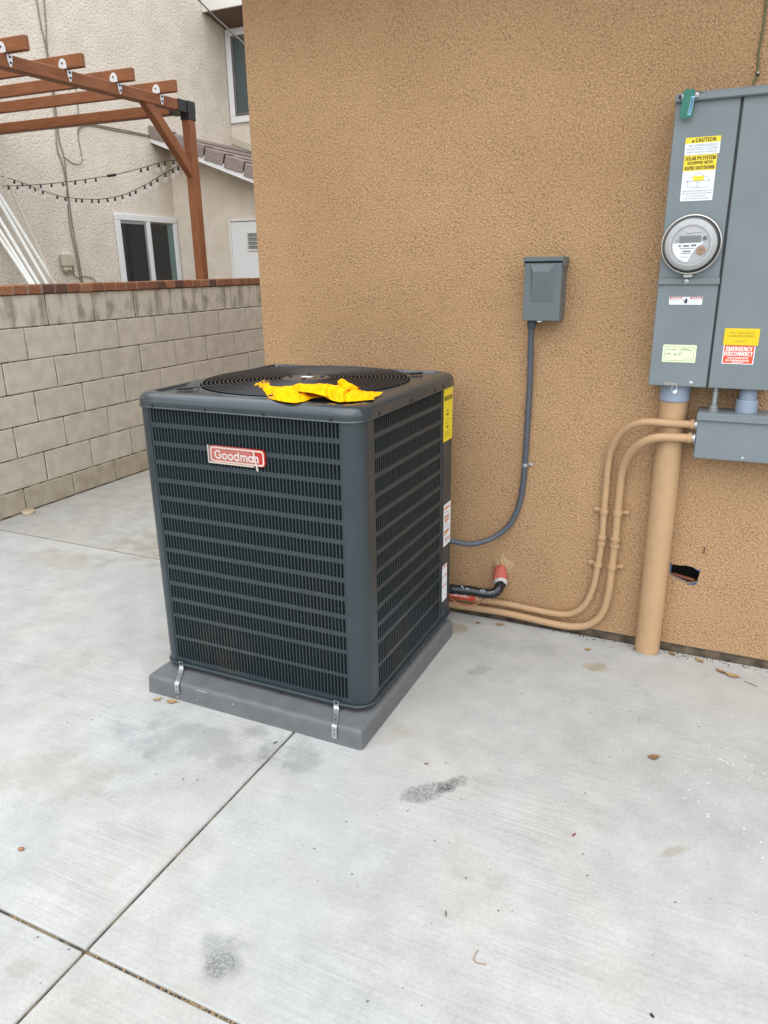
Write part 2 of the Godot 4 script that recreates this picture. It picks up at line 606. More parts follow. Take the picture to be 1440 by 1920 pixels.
func concrete() -> void:
	var S := 2048
	var per := 6.0          # metres that the texture covers, from x = -2.2 and z = -3
	var blotch := noise(S, 420.0, 4, 71, FastNoiseLite.TYPE_SIMPLEX_SMOOTH, 0.55)
	var warm := noise(S, 300.0, 3, 72)
	var broom := stretched(S, 32, 3.4, 2, 73)
	var broom_mask := noise(S, 260.0, 2, 74)
	var fine := noise(S, 5.0, 3, 75, FastNoiseLite.TYPE_SIMPLEX_SMOOTH, 0.6)
	var grain := noise(S, 2.3, 1, 77)
	var mid := noise(S, 60.0, 4, 76, FastNoiseLite.TYPE_SIMPLEX_SMOOTH, 0.6)
	var out := PackedByteArray()
	out.resize(S * S * 3)
	for i in S * S:
		var bm: int = broom_mask[i]
		var streak := (broom[i] - 128) * (bm - 50) * 0.00048 if bm > 60 else 0.0
		var g := 171.0 + (blotch[i] - 128) * 0.04 + (mid[i] - 128) * 0.075 + (fine[i] - 128) * 0.05 + (grain[i] - 128) * 0.035 + streak
		var w := (warm[i] - 150) * 0.035 if warm[i] > 150 else (warm[i] - 150) * 0.02
		if fine[i] > 226 and mid[i] < 118:
			g -= 26.0
		var k := i * 3
		out[k] = int(g + w * 0.45)
		out[k + 1] = int(g - w * 0.12)
		out[k + 2] = int(g - 3.0 - w * 0.95)
	# stains that lie on the slab, each [x, z, half length, half width, turn, strength, speckle, warm]
	var stains := [[1.348, 1.140, 0.050, 0.034, 0.9, 64, 0.7, 0], [1.295, 1.205, 0.085, 0.034, 0.9, 46, 0.95, 0], [1.06, 1.91, 0.075, 0.055, -0.5, 26, 0.8, 0], [1.075, 1.93, 0.035, 0.03, 0.2, 26, 0.9, 0], [0.80, 1.18, 0.16, 0.07, -0.2, 15, 0.3, 0], [0.45, 1.30, 0.26, 0.09, 0.1, 11, 0.3, 0],
		[1.64, 0.26, 0.05, 0.035, 0.1, 34, 0.4, 1], [-1.25, 0.25, 0.30, 0.10, 0.0, 8, 0.2, 1], [-0.55, -0.30, 0.55, 0.30, 0.3, 12, 0.2, 1], [1.22, 0.46, 0.055, 0.03, 0.7, 22, 0.9, 0], [1.30, 0.22, 0.14, 0.07, 0.2, 8, 0.5, 0],
		[1.02, 0.20, 0.05, 0.08, 0.0, 30, 0.4, 1], [1.10, 0.98, 0.10, 0.04, 0.9, 10, 0.3, 1], [0.35, 2.12, 0.10, 0.06, 0.2, 8, 0.2, 1], [0.66, 2.13, 0.035, 0.02, 0.5, 9, 0.5, 1], [2.0, 1.15, 0.045, 0.02, 0.6, 24, 0.8, 1], [0.2, 1.6, 0.22, 0.10, 0.4, 7, 0.3, 1], [1.55, 1.45, 0.10, 0.03, 0.1, 8, 0.6, 0]]
	for s in stains:
		var R: float = s[2] * 1.6
		var x0 := int((s[0] - R + 2.2) / per * S)
		var x1 := int((s[0] + R + 2.2) / per * S)
		var z0 := int((s[1] - R + 3.0) / per * S)
		var z1 := int((s[1] + R + 3.0) / per * S)
		var ca := cos(s[4])
		var sa := sin(s[4])
		for j in range(maxi(z0, 0), mini(z1, S)):
			for i in range(maxi(x0, 0), mini(x1, S)):
				var dx: float = i * per / S - 2.2 - s[0]
				var dz: float = j * per / S - 3.0 - s[1]
				var u: float = (dx * ca - dz * sa) / s[2]
				var w: float = (dx * sa + dz * ca) / s[3]
				var k := j * S + i
				var q: float = u * u + w * w + (mid[k] - 128) * 0.014
				if q > 1.6:
					continue
				var e := 1.0 - smoothstep(0.15, 1.5, q)
				var sp: float = lerpf(1.0, clampf((grain[k] * 0.6 + fine[k] * 0.4 - 85) / 70.0, 0.0, 1.5), s[6])
				var drop: float = s[5] * e * sp
				var o := k * 3
				out[o] = maxi(int(out[o] - drop * (0.55 if s[7] else 1.0)), 20)
				out[o + 1] = maxi(int(out[o + 1] - drop * (0.85 if s[7] else 0.97)), 20)
				out[o + 2] = maxi(int(out[o + 2] - drop * (1.35 if s[7] else 0.94)), 16)
	# flecks: white paint specks to the right, dark grit all over
	for k in 900:
		var white := k < 75
		var x := rng.randfn(2.10, 0.10) if white else rng.randf_range(-2.0, 3.6)
		var z := rng.randfn(0.86, 0.17) if white else rng.randf_range(-1.0, 2.9)
		var i := int((x + 2.2) / per * S)
		var j := int((z + 3.0) / per * S)
		for q in (1 if rng.randf() < 0.7 else 3):
			var o := (clampi(j + (q / 2), 0, S - 1) * S + clampi(i + q % 2, 0, S - 1)) * 3
			for c in 3:
				out[o + c] = 215 if white else int(out[o + c] * 0.55)
	var alb := tex(S, out, Image.FORMAT_RGB8)
	var hb := mixed(broom, 0.55, fine, 0.45)
	M.concrete = tri_mat(alb, tex(S, hb), 0.10, Vector3.ONE / per, 0.88)
	var cm: StandardMaterial3D = M.concrete
	cm.uv1_offset = Vector3(2.2 / per, 0.0, 3.0 / per)
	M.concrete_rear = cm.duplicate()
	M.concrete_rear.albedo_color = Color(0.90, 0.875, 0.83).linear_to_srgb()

func ac_paint() -> void:
	# dark grey paint; dust has gathered low on the louvres
	M.ac_paint = tri_mat(ramp(256, noise(256, 110.0, 4, 81), Color(0.022, 0.034, 0.041), Color(0.028, 0.041, 0.049)), null, 0.0, Vector3.ONE / 0.7, 0.32)
	(M.ac_paint as StandardMaterial3D).metallic_specular = 0.55
	(M.ac_paint as StandardMaterial3D).roughness_texture = tex(512, curve(noise(512, 120.0, 3, 84), 40, 215, 165, 205))
	(M.ac_paint as StandardMaterial3D).roughness = 0.46
	M.ac_cover = M.ac_paint.duplicate()
	M.ac_cover.roughness = 0.30
	M.ac_cover.metallic_specular = 0.62
	var S := 512
	var a := noise(S, 90.0, 4, 82)
	var f := stretched(S, 16, 8.0, 2, 83, false)
	var out := PackedByteArray()
	out.resize(S * S * 3)
	var clean := Color(0.025, 0.037, 0.045)
	var dust := Color(0.085, 0.064, 0.040)
	for j in S:
		var y := 1.0 - float(j) / S        # up the panel
		for i in S:
			var u := float(i) / S
			var q := ((u - 0.30) / 0.20) ** 2.0 + ((y - 0.11) / 0.13) ** 2.0
			var w := clampf((1.0 - q) * 0.8 + (a[j * S + i] - 128) * 0.004, 0.0, 1.0) * clampf(f[j * S + i] / 150.0, 0.0, 1.0)
			var q2 := ((u - 0.82) / 0.14) ** 2.0 + ((y - 0.32) / 0.2) ** 2.0
			w += clampf((1.0 - q2) * 0.35, 0.0, 1.0) * clampf((f[j * S + i] - 110) / 70.0, 0.0, 1.0)
			var c := clean.lerp(dust, clampf(w, 0, 1) * 0.45).linear_to_srgb()
			var o := (j * S + i) * 3
			out[o] = int(c.r * 255); out[o + 1] = int(c.g * 255); out[o + 2] = int(c.b * 255)
	var m := StandardMaterial3D.new()
	m.albedo_texture = tex(S, out, Image.FORMAT_RGB8)
	m.roughness = 0.36
	M.ac_panel = m
	M.ac_fin = m

# ---------------------------------------------------------------- the setting
func slab_box(x0: float, x1: float, z0: float, z1: float) -> MB:
	var b := MB.new()
	b.box(Vector3((x0 + x1) * 0.5, -0.06, (z0 + z1) * 0.5), Vector3(x1 - x0, 0.12, z1 - z0), 0.004)
	return b

func ground() -> void:
	var g := structure("ground", Vector3(0, -0.12, 0))
	var b := MB.new()
	b.quad(Vector3(-120, -0.12, 120), Vector3(120, -0.12, 120), Vector3(120, -0.12, -120), Vector3(-120, -0.12, -120))
	part(g, "earth", b, M.soil)
	var p := structure("patio")
	var gap := 0.004
	var xs := [[-2.146, 0.7696], [0.7696, 3.9], [3.9, 7.0]]
	var zs := [[0.034, 2.0333], [2.0333, 4.2], [4.2, 7.0]]
	for x in xs:
		for z in zs:
			var wall_side: float = 0.012 if z[0] < 0.1 and x[1] > 0.8 else (0.041 if z[0] < 0.1 else z[0] + gap)
			part(p, "concrete_slab", slab_box(x[0] + gap, x[1] - gap, wall_side, z[1] - gap), M.concrete)
	part(p, "concrete_slab", slab_box(-2.142, -0.012, -3.4, 0.034 - 0.007), M.concrete_rear)
	part(p, "concrete_slab", slab_box(-2.142, -0.012, -7.0, -3.408), M.concrete_rear)
	var j := MB.new()
	j.box(Vector3(0.7696, -0.040, 3.6), Vector3(0.05, 0.06, 6.9), 0.001)
	j.box(Vector3(2.4, -0.0405, 2.0333), Vector3(9.2, 0.06, 0.05), 0.001)
	j.box(Vector3(-0.7, -0.0410, 0.034), Vector3(2.9, 0.06, 0.05), 0.001)
	part(p, "joint_filler", j, M.joint_dirt)
	# sand washed into the near joint
	var s := MB.new()
	for k in 130:
		var x := rng.randf_range(0.80, 1.32) if k < 95 else rng.randf_range(0.35, 0.62)
		s.lathe([Vector2(rng.randf_range(0.002, 0.0045), 0), Vector2(0.0015, 0.003), Vector2(0, 0.0035)], Vector3(x, -0.008, 2.0333 + rng.randf_range(-0.005, 0.006)), Vector3.UP, 5)
	var so := part(p, "joint_sand", s, M.leaf_pale)
	so.set_meta("kind", "stuff")

func tan_house() -> void:
	var h := thing("tan_house", "tan stucco house wall carrying the grey electrical boxes", "house", Vector3(0, 0, 0))
	var y0 := 0.03
	var y1 := 2.80
	var X := 6.0
	var b := MB.new()
	# front face with a broken hole in it
	var hole := PackedVector2Array([Vector2(1.859, 0.352), Vector2(1.8605, 0.3705), Vector2(1.872, 0.3735), Vector2(1.8885, 0.372), Vector2(1.912, 0.376), Vector2(1.938, 0.373), Vector2(1.952, 0.364), Vector2(1.966, 0.362), Vector2(1.964, 0.338), Vector2(1.9605, 0.312), Vector2(1.946, 0.303), Vector2(1.925, 0.299), Vector2(1.905, 0.305), Vector2(1.882, 0.314), Vector2(1.861, 0.322)])
	var L := 1.80
	var Rr := 2.03
	var bt := 0.24
	var tp := 0.44
	var e := 0.012
	b.quad(Vector3(e, y0, 0), Vector3(L, y0, 0), Vector3(L, y1, 0), Vector3(e, y1, 0))
	b.quad(Vector3(Rr, y0, 0), Vector3(X, y0, 0), Vector3(X, y1, 0), Vector3(Rr, y1, 0))
	b.quad(Vector3(L, y0, 0), Vector3(Rr, y0, 0), Vector3(Rr, bt, 0), Vector3(L, bt, 0))
	b.quad(Vector3(L, tp, 0), Vector3(Rr, tp, 0), Vector3(Rr, y1, 0), Vector3(L, y1, 0))
	var up := PackedVector2Array([Vector2(L, hole[0].y), Vector2(L, tp), Vector2(Rr, tp), Vector2(Rr, hole[7].y)])
	for k in range(7, -1, -1):
		up.append(hole[k])
	b.prism(up, Vector3.ZERO, Vector3.RIGHT, Vector3.UP)
	var dn := PackedVector2Array([Vector2(L, hole[0].y), Vector2(L, bt), Vector2(Rr, bt), Vector2(Rr, hole[7].y)])
	for k in range(7, hole.size()):
		dn.append(hole[k])
	dn.append(hole[0])
	b.prism(dn, Vector3.ZERO, Vector3.RIGHT, Vector3.UP)
	for k in hole.size():
		var p := hole[k]
		var q := hole[(k + 1) % hole.size()]
		b.quad(Vector3(p.x, p.y, 0), Vector3(q.x, q.y, 0), Vector3(q.x, q.y, -0.022), Vector3(p.x, p.y, -0.022))
	# rounded outer corner, side and back walls, underside
	for k in 4:
		var a0 := PI * 0.5 * k / 4.0
		var a1 := PI * 0.5 * (k + 1) / 4.0
		var p0 := Vector3(e - e * sin(a0), 0, -e + e * cos(a0))
		var p1 := Vector3(e - e * sin(a1), 0, -e + e * cos(a1))
		var n0 := Vector3(-sin(a0), 0, cos(a0))
		var n1 := Vector3(-sin(a1), 0, cos(a1))
		b.quadn(p1 + Vector3.UP * y0, p0 + Vector3.UP * y0, p0 + Vector3.UP * y1, p1 + Vector3.UP * y1, n1, n0, n0, n1)
	b.quad(Vector3(0, y0, -7), Vector3(0, y0, -e), Vector3(0, y1, -e), Vector3(0, y1, -7))
	b.quad(Vector3(X, y0, 0), Vector3(X, y0, -7), Vector3(X, y1, -7), Vector3(X, y1, 0))
	b.quad(Vector3(X, y0, -7), Vector3(0, y0, -7), Vector3(0, y1, -7), Vector3(X, y1, -7))
	b.quad(Vector3(e, y0, -0.006), Vector3(X, y0, -0.006), Vector3(X, y0, 0), Vector3(e, y0, 0))
	part(h, "wall", b, M.tan_stucco)
	var f := MB.new()
	f.box(Vector3(3.0, -0.035, -3.5), Vector3(5.97, 0.128, 6.984), 0.002)
	part(h, "foundation", f, tri_mat(ramp(256, noise(256, 40.0, 4, 97), Color(0.05, 0.04, 0.03), Color(0.20, 0.155, 0.11)), null, 0.0, Vector3.ONE / 0.5, 0.95))
	var ws := MB.new()
	ws.box(Vector3(3.0, 0.0285, -0.004), Vector3(5.98, 0.004, 0.007), 0.001)
	part(h, "weep_screed", ws, mat(Color(0.10, 0.085, 0.07), 0.7))
	# roof with a boxed eave, out of view; it darkens the wall top
	var r := MB.new()
	r.box(Vector3(3.0, 2.86, -3.45), Vector3(6.8, 0.12, 8.0), 0.01)
	part(h, "eave", r, M.white_trim)
	var rf := MB.new()
	var A := [Vector3(-0.42, 2.923, 0.58), Vector3(6.42, 2.923, 0.58), Vector3(6.42, 2.923, -7.48), Vector3(-0.42, 2.923, -7.48)]
	var r0 := Vector3(2.6, 4.0, -3.4)
	var r1 := Vector3(3.4, 4.0, -3.4)
	rf.quad(A[0], A[1], r1, r0)
	rf.quad(A[2], A[3], r0, r1)
	rf.tri(A[1], A[2], r1)
	rf.tri(A[3], A[0], r0)
	part(h, "roof", rf, M.tile_roof)
	# what shows inside the hole
	var c := MB.new()
	var c0 := Vector3(1.84, 0.28, -0.022)
	c.quad(Vector3(1.84, 0.28, -0.12), Vector3(2.0, 0.28, -0.12), Vector3(2.0, 0.40, -0.12), Vector3(1.84, 0.40, -0.12))
	c.quad(c0, Vector3(1.84, 0.28, -0.12), Vector3(1.84, 0.40, -0.12), Vector3(1.84, 0.40, -0.022))
	c.quad(Vector3(2.0, 0.28, -0.12), Vector3(2.0, 0.28, -0.022), Vector3(2.0, 0.40, -0.022), Vector3(2.0, 0.40, -0.12))
	c.quad(Vector3(1.84, 0.28, -0.022), Vector3(2.0, 0.28, -0.022), Vector3(2.0, 0.28, -0.12), Vector3(1.84, 0.28, -0.12))
	c.quad(Vector3(1.84, 0.40, -0.12), Vector3(2.0, 0.40, -0.12), Vector3(2.0, 0.40, -0.022), Vector3(1.84, 0.40, -0.022))
	part(h, "hole_cavity", c, M.dark)
	var bk := MB.new()
	bk.prism(PackedVector2Array([Vector2(1.862, 0.330), Vector2(1.872, 0.322), Vector2(1.885, 0.318), Vector2(1.905, 0.311), Vector2(1.922, 0.306), Vector2(1.920, 0.298), Vector2(1.902, 0.300), Vector2(1.880, 0.309), Vector2(1.860, 0.316)]), Vector3(0, 0, -0.012), Vector3.RIGHT, Vector3.UP, 0.010)
	part(h, "broken_plaster", bk, mat(Color(0.20, 0.165, 0.125), 0.95))
	var blue := mat(Color(0.035, 0.085, 0.20), 0.7)
	var tapes := MB.new()
	tapes.prism(PackedVector2Array([Vector2(1.922, 0.2965), Vector2(1.955, 0.300), Vector2(1.9655, 0.322), Vector2(1.957, 0.3125), Vector2(1.944, 0.3055), Vector2(1.930, 0.3020)]), Vector3(0, 0, 0.0012), Vector3.RIGHT, Vector3.UP, 0.0006)
	part(h, "blue_tape", tapes, blue)
	tapes = MB.new()
	tapes.prism(PackedVector2Array([Vector2(1.950, 0.3665), Vector2(1.9685, 0.363), Vector2(1.9675, 0.357), Vector2(1.956, 0.3615)]), Vector3(0, 0, 0.0012), Vector3.RIGHT, Vector3.UP, 0.0006)
	part(h, "blue_tape", tapes, blue)
	tapes = MB.new()
	tapes.prism(PackedVector2Array([Vector2(1.856, 0.378), Vector2(1.862, 0.376), Vector2(1.8615, 0.335), Vector2(1.8575, 0.34)]), Vector3(0, 0, 0.0012), Vector3.RIGHT, Vector3.UP, 0.0006)
	part(h, "blue_tape", tapes, blue)
	var pip := MB.new()
	pip.tube([Vector3(1.865, 0.312, -0.050), Vector3(1.950, 0.301, -0.042)], 0.008, 8)
	part(h, "exposed_pipe", pip, mat(Color(0.24, 0.075, 0.045), 0.6))
	var sc := MB.new()
	sc.bar(Vector3(1.971, 0.436, 0.002), Vector3(1.9705, 0.462, 0.002), 0.004, 0.003, 0.0005)
	part(h, "wall_nick", sc, M.dark)

func block_wall() -> void:
	var w := thing("block_wall", "grey concrete block garden wall capped with red bricks", "wall", Vector3(-2.147, 0, -1.4))
	var x := -2.147
	var c0 := 0.157
	var core := MB.new()
	core.box(Vector3(x - 0.0757, 0.685, -2.7), Vector3(0.1405, 1.378, 8.6), 0.001)
	part(w, "mortar_core", core, M.mortar)
	var full := MB.new()
	full.box(Vector3.ZERO, Vector3(0.15, 0.1960, 0.3990), 0.004)
	var low := MB.new()
	low.box(Vector3.ZERO, Vector3(0.15, 0.150, 0.3990), 0.004)
	var fm := full.mesh()
	var lm := low.mesh()
	for k in range(-1, 6):
		var y := c0 + 0.2032 * (k + 0.5)
		var ph := -0.7015 if k % 2 != 0 else -0.7015 + 0.2032
		if k == -1:
			y = 0.5 * c0
		for i in range(-4, 18):
			var z := ph - 0.4064 * (i + 0.5)
			if z > 1.6 or z < -7.0:
				continue
			var m: Material = M["block%d" % rng.randi_range(0, 3)]
			if k == 5:
				m = M.block_stained
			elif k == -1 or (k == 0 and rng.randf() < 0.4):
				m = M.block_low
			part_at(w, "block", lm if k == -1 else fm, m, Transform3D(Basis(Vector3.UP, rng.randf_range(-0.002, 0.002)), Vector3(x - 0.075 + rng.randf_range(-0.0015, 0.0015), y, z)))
	var bm := MB.new()
	bm.box(Vector3.ZERO, Vector3(0.19, 0.056, 0.0995), 0.004)
	var bmm := bm.mesh()
	for i in 78:
		var z := -0.460 + 0.1089 * (i - 18) * -1.0 - 0.0545
		var r := rng.randf()
		var m: Material = M["brick%d" % (3 if r < 0.13 else rng.randi_range(0, 2))]
		part_at(w, "cap_brick", bmm, m, Transform3D(Basis(Vector3.UP, rng.randf_range(-0.02, 0.02)).rotated(Vector3.RIGHT, rng.randf_range(-0.008, 0.008)), Vector3(x - 0.083 + rng.randf_range(-0.003, 0.003), 1.404 + rng.randf_range(-0.0015, 0.0015), z)))
	var cm := MB.new()
	cm.box(Vector3(x - 0.083, 1.402, -2.7), Vector3(0.178, 0.050, 8.6), 0.002)
	part(w, "cap_mortar", cm, M.brick_mortar)

func window_frame(parent: Node3D, o: Vector3, ux: Vector3, w: float, h: float, fw: float, deep: float) -> MeshInstance3D:
	var uy := Vector3.UP
	var n := ux.cross(uy)
	var b := MB.new()
	var m := Basis(ux, uy, n)
	for q in [[w * 0.5, fw * 0.5, w, fw], [w * 0.5, h - fw * 0.5, w, fw], [fw * 0.5, h * 0.5, fw, h - 2 * fw], [w - fw * 0.5, h * 0.5, fw, h - 2 * fw]]:
		b.box(o + ux * q[0] + uy * q[1] + n * deep * 0.5, Vector3(q[2], q[3], deep), 0.006, m)
	return part(parent, "window", b, M.white_paint)

func neighbour_house() -> void:
	var h := thing("neighbour_house", "beige stucco two storey house behind the block wall", "house", Vector3(-5, 0, -4))
	var b := MB.new()
	var H := 5.7
	# main wall faces +x; it stops at the wing (wall B) and the set-back wall C
	b.quad(Vector3(-5, -0.1, 6), Vector3(-5, -0.1, -6.97), Vector3(-5, H, -6.97), Vector3(-5, H, 6))
	b.quad(Vector3(-12, -0.1, 6), Vector3(-5, -0.1, 6), Vector3(-5, H, 6), Vector3(-12, H, 6))
	b.quad(Vector3(-5, -0.1, -6.97), Vector3(0.5, -0.1, -6.97), Vector3(0.5, H, -6.97), Vector3(-5, H, -6.97))
	b.quad(Vector3(0.5, -0.1, -6.97), Vector3(0.5, -0.1, -12), Vector3(0.5, H, -12), Vector3(0.5, H, -6.97))
	b.quad(Vector3(0.5, -0.1, -12), Vector3(-12, -0.1, -12), Vector3(-12, H, -12), Vector3(0.5, H, -12))
	b.quad(Vector3(-12, -0.1, -12), Vector3(-12, -0.1, 6), Vector3(-12, H, 6), Vector3(-12, H, -12))
	part(h, "wall", b, M.lace_stucco)
	var wb := MB.new()
	# wing: front wall under the sloping roof
	wb.quad(Vector3(-5, -0.1, -5.53), Vector3(-2.35, -0.1, -5.53), Vector3(-2.35, 2.15, -5.53), Vector3(-5, 3.13, -5.53))
	wb.quad(Vector3(-2.35, -0.1, -5.53), Vector3(-2.35, -0.1, -6.97), Vector3(-2.35, 2.15, -6.97), Vector3(-2.35, 2.15, -5.53))
	part(h, "wing_wall", wb, M.lace_stucco)
	var rf := MB.new()
	rf.quad(Vector3(-12.5, H, 6.5), Vector3(-5.0, H, 6.5), Vector3(-8.5, H + 1.6, -2), Vector3(-8.5, H + 1.6, -2))
	rf.quad(Vector3(-5.0, H, 6.5), Vector3(-5.0, H, -6.9), Vector3(-8.5, H + 1.6, -6.9), Vector3(-8.5, H + 1.6, -2))
	rf.quad(Vector3(-12.5, H, -12.4), Vector3(-12.5, H, 6.5), Vector3(-8.5, H + 1.6, -2), Vector3(-8.5, H + 1.6, -12.4))
	rf.quad(Vector3(-8.5, H + 1.6, -6.9), Vector3(-5.0, H, -6.9), Vector3(0.8, H, -6.9), Vector3(0.8, H + 1.6, -9.5))
	rf.quad(Vector3(-8.5, H + 1.6, -9.5), Vector3(0.8, H + 1.6, -9.5), Vector3(0.8, H, -12.4), Vector3(-8.5, H, -12.4))
	part(h, "roof", rf, M.tile_roof)
	# eave over the upper window: fascia and soffit
	var e := MB.new()
	e.box(Vector3(-2.2, 4.965, -6.49), Vector3(5.59, 0.35, 0.03), 0.003)
	part(h, "eave_fascia", e, M.white_trim)
	var s := MB.new()
	s.quad(Vector3(-4.995, 4.71, -6.965), Vector3(0.55, 4.71, -6.965), Vector3(0.55, 4.80, -6.506), Vector3(-4.995, 4.80, -6.506))
	s.quad(Vector3(-4.995, 5.14, -6.49), Vector3(0.55, 5.14, -6.49), Vector3(0.55, 5.5, -6.965), Vector3(-4.995, 5.5, -6.965))
	part(h, "eave_soffit", s, M.soffit)
	# upper window
	var w := window_frame(h, Vector3(-4.985, 3.52, -6.968), Vector3.RIGHT, 1.25, 1.172, 0.085, 0.03)
	var g := MB.new()
	g.quad(Vector3(-4.88, 3.61, -6.955), Vector3(-3.83, 3.61, -6.955), Vector3(-3.83, 4.6, -6.955), Vector3(-4.88, 4.6, -6.955))
	part(w, "pane", g, M.window_teal)
	var sf := MB.new()
	for q in [[-4.878, 4.105, 0.035, 0.99], [-4.36, 3.625, 1.0, 0.03], [-4.36, 4.585, 1.0, 0.03], [-4.30, 4.105, 0.04, 0.93]]:
		sf.box(Vector3(q[0], q[1], -6.947), Vector3(q[2], q[3], 0.012), 0.002)
	part(w, "sash", sf, mat(Color(0.14, 0.125, 0.115), 0.5))
	# lower sliding window in the main wall
	var ux := Vector3(0, 0, -1)
	var o := Vector3(-4.998, 1.18, -4.393)
	var w2 := window_frame(h, o, ux, 1.12, 1.0, 0.075, 0.04)
	var p1 := MB.new()
	p1.quad(Vector3(-4.985, 1.255, -4.468), Vector3(-4.985, 1.255, -4.92), Vector3(-4.985, 2.10, -4.92), Vector3(-4.985, 2.10, -4.468))
	part(w2, "pane", p1, M.window_dark)
	var p2 := MB.new()
	p2.quad(Vector3(-4.980, 1.255, -4.99), Vector3(-4.980, 1.255, -5.33), Vector3(-4.980, 2.09, -5.33), Vector3(-4.980, 2.09, -4.99))
	part(w2, "pane", p2, mat(Color(0.017, 0.018, 0.021), 0.18))
	var p3 := MB.new()
	p3.quad(Vector3(-4.9795, 1.255, -5.33), Vector3(-4.9795, 1.255, -5.438), Vector3(-4.9795, 2.09, -5.438), Vector3(-4.9795, 2.09, -5.33))
	part(w2, "pane_reveal", p3, mat(Color(0.13, 0.20, 0.19), 0.25))
	var mu := MB.new()
	mu.box(Vector3(-4.972, 1.68, -4.955), Vector3(0.03, 0.85, 0.07), 0.005)
	part(w2, "sash", mu, M.white_paint)
	var hd := MB.new()
	hd.box(Vector3(-4.978, 2.085, -4.69), Vector3(0.018, 0.035, 0.46), 0.003)
	hd.box(Vector3(-4.978, 1.66, -4.906), Vector3(0.018, 0.83, 0.02), 0.003)
	part(w2, "sash_track", hd, mat(Color(0.30, 0.29, 0.28), 0.5))
	# side door of the wing
	var d := MB.new()
	d.box(Vector3(-3.68, 1.03, -5.512), Vector3(0.80, 2.12, 0.04), 0.004)
	var dn := part(h, "door", d, M.white_paint)
	var df := MB.new()
	df.box(Vector3(-4.095, 1.03, -5.51), Vector3(0.03, 2.17, 0.055), 0.003)
	df.box(Vector3(-3.265, 1.03, -5.51), Vector3(0.03, 2.17, 0.055), 0.003)
	df.box(Vector3(-3.68, 2.112, -5.51), Vector3(0.80, 0.028, 0.055), 0.003)
	part(dn, "door_frame", df, M.white_trim)
	var dw := MB.new()
	dw.quad(Vector3(-3.82, 1.755, -5.488), Vector3(-3.56, 1.755, -5.488), Vector3(-3.56, 1.95, -5.488), Vector3(-3.82, 1.95, -5.488))
	part(dn, "door_pane", dw, mat(Color(0.22, 0.23, 0.23), 0.3))
	var dt := MB.new()
	for q in [[-3.69, 1.957, 0.30, 0.018], [-3.69, 1.747, 0.30, 0.018], [-3.833, 1.852, 0.018, 0.192], [-3.547, 1.852, 0.018, 0.192], [-3.69, 1.80, 0.26, 0.006], [-3.69, 1.85, 0.26, 0.006], [-3.69, 1.90, 0.26, 0.006]]:
		dt.box(Vector3(q[0], q[1], -5.484), Vector3(q[2], q[3], 0.01), 0.002)
	part(dn, "door_pane_frame", dt, M.white_trim)
	# sloping wing roof: deck, rake board and rake tiles
	var sl := -0.371
	var ry := func(xx: float) -> float: return 3.20 + (xx + 5.0) * sl
	var dk := MB.new()
	dk.quad(Vector3(-5, 3.20, -5.22), Vector3(-2.2, ry.call(-2.2), -5.22), Vector3(-2.2, ry.call(-2.2), -6.965), Vector3(-5, 3.20, -6.965))
	dk.quad(Vector3(-5, 3.13, -5.22), Vector3(-5, 3.13, -6.965), Vector3(-2.2, ry.call(-2.2) - 0.07, -6.965), Vector3(-2.2, ry.call(-2.2) - 0.07, -5.22))
	dk.quad(Vector3(-2.2, ry.call(-2.2) - 0.07, -5.22), Vector3(-2.2, ry.call(-2.2) - 0.07, -6.965), Vector3(-2.2, ry.call(-2.2), -6.965), Vector3(-2.2, ry.call(-2.2), -5.22))
	var deck := part(h, "wing_roof", dk, M.soffit)
	var fb := MB.new()
	fb.bar(Vector3(-4.998, 3.098, -5.205), Vector3(-2.2, ry.call(-2.2) - 0.098, -5.205), 0.025, 0.085, 0.003)
	part(deck, "rake_board", fb, M.white_paint)
	var ang := atan(sl)
	var tm := MB.new()
	tm.box(Vector3(0, -0.065, 0.10), Vector3(0.279, 0.135, 0.016), 0.004)
	tm.box(Vector3(0, 0.0, 0.0), Vector3(0.279, 0.022, 0.205), 0.004)
	var tmm := tm.mesh()
	for k in 10:
		var xx := -4.86 + 0.283 * k
		part_at(deck, "rake_tile", tmm, M.tile_roof, Transform3D(Basis(Vector3(0, 0, 1), ang + 0.07), Vector3(xx, ry.call(xx) + 0.052, -5.285 + rng.randf_range(-0.004, 0.004))))
	var ft := MB.new()
	ft.box(Vector3.ZERO, Vector3(0.37, 0.016, 0.325), 0.004)
	var ftm := ft.mesh()
	for k in 9:
		for i in 5:
			var xx := -4.83 + 0.32 * k
			if xx > -2.1:
				continue
			part_at(deck, "roof_tile", ftm, M.tile_roof, Transform3D(Basis(Vector3(0, 0, 1), ang + 0.05), Vector3(xx, ry.call(xx) + 0.022 + i * 0.0006, -5.57 - 0.33 * i + (0.08 if k % 2 else 0.0))))
	var fl := MB.new()
	fl.bar(Vector3(-4.99, 3.30, -6.955), Vector3(-2.2, ry.call(-2.2) + 0.10, -6.955), 0.012, 0.09, 0.002)
	part(deck, "flashing", fl, M.beige_plastic)

# ---------------------------------------------------------------- the condenser
const AC := {"x0": 0.145, "x1": 1.005, "z0": 0.155, "z1": 1.015, "r": 0.06}

func rr_ray(half: float, r: float, a: float) -> float:
	# distance from the centre to a rounded square along angle a
	var d := Vector2(cos(a), sin(a))
	var lo := 0.0
	var hi := half * 1.5
	for i in 26:
		var m := (lo + hi) * 0.5
		var q := (d * m).abs() - Vector2(half - r, half - r)
		var sd := Vector2(maxf(q.x, 0), maxf(q.y, 0)).length() + minf(maxf(q.x, q.y), 0.0) - r
		if sd > 0:
			hi = m
		else:
			lo = m
	return lo

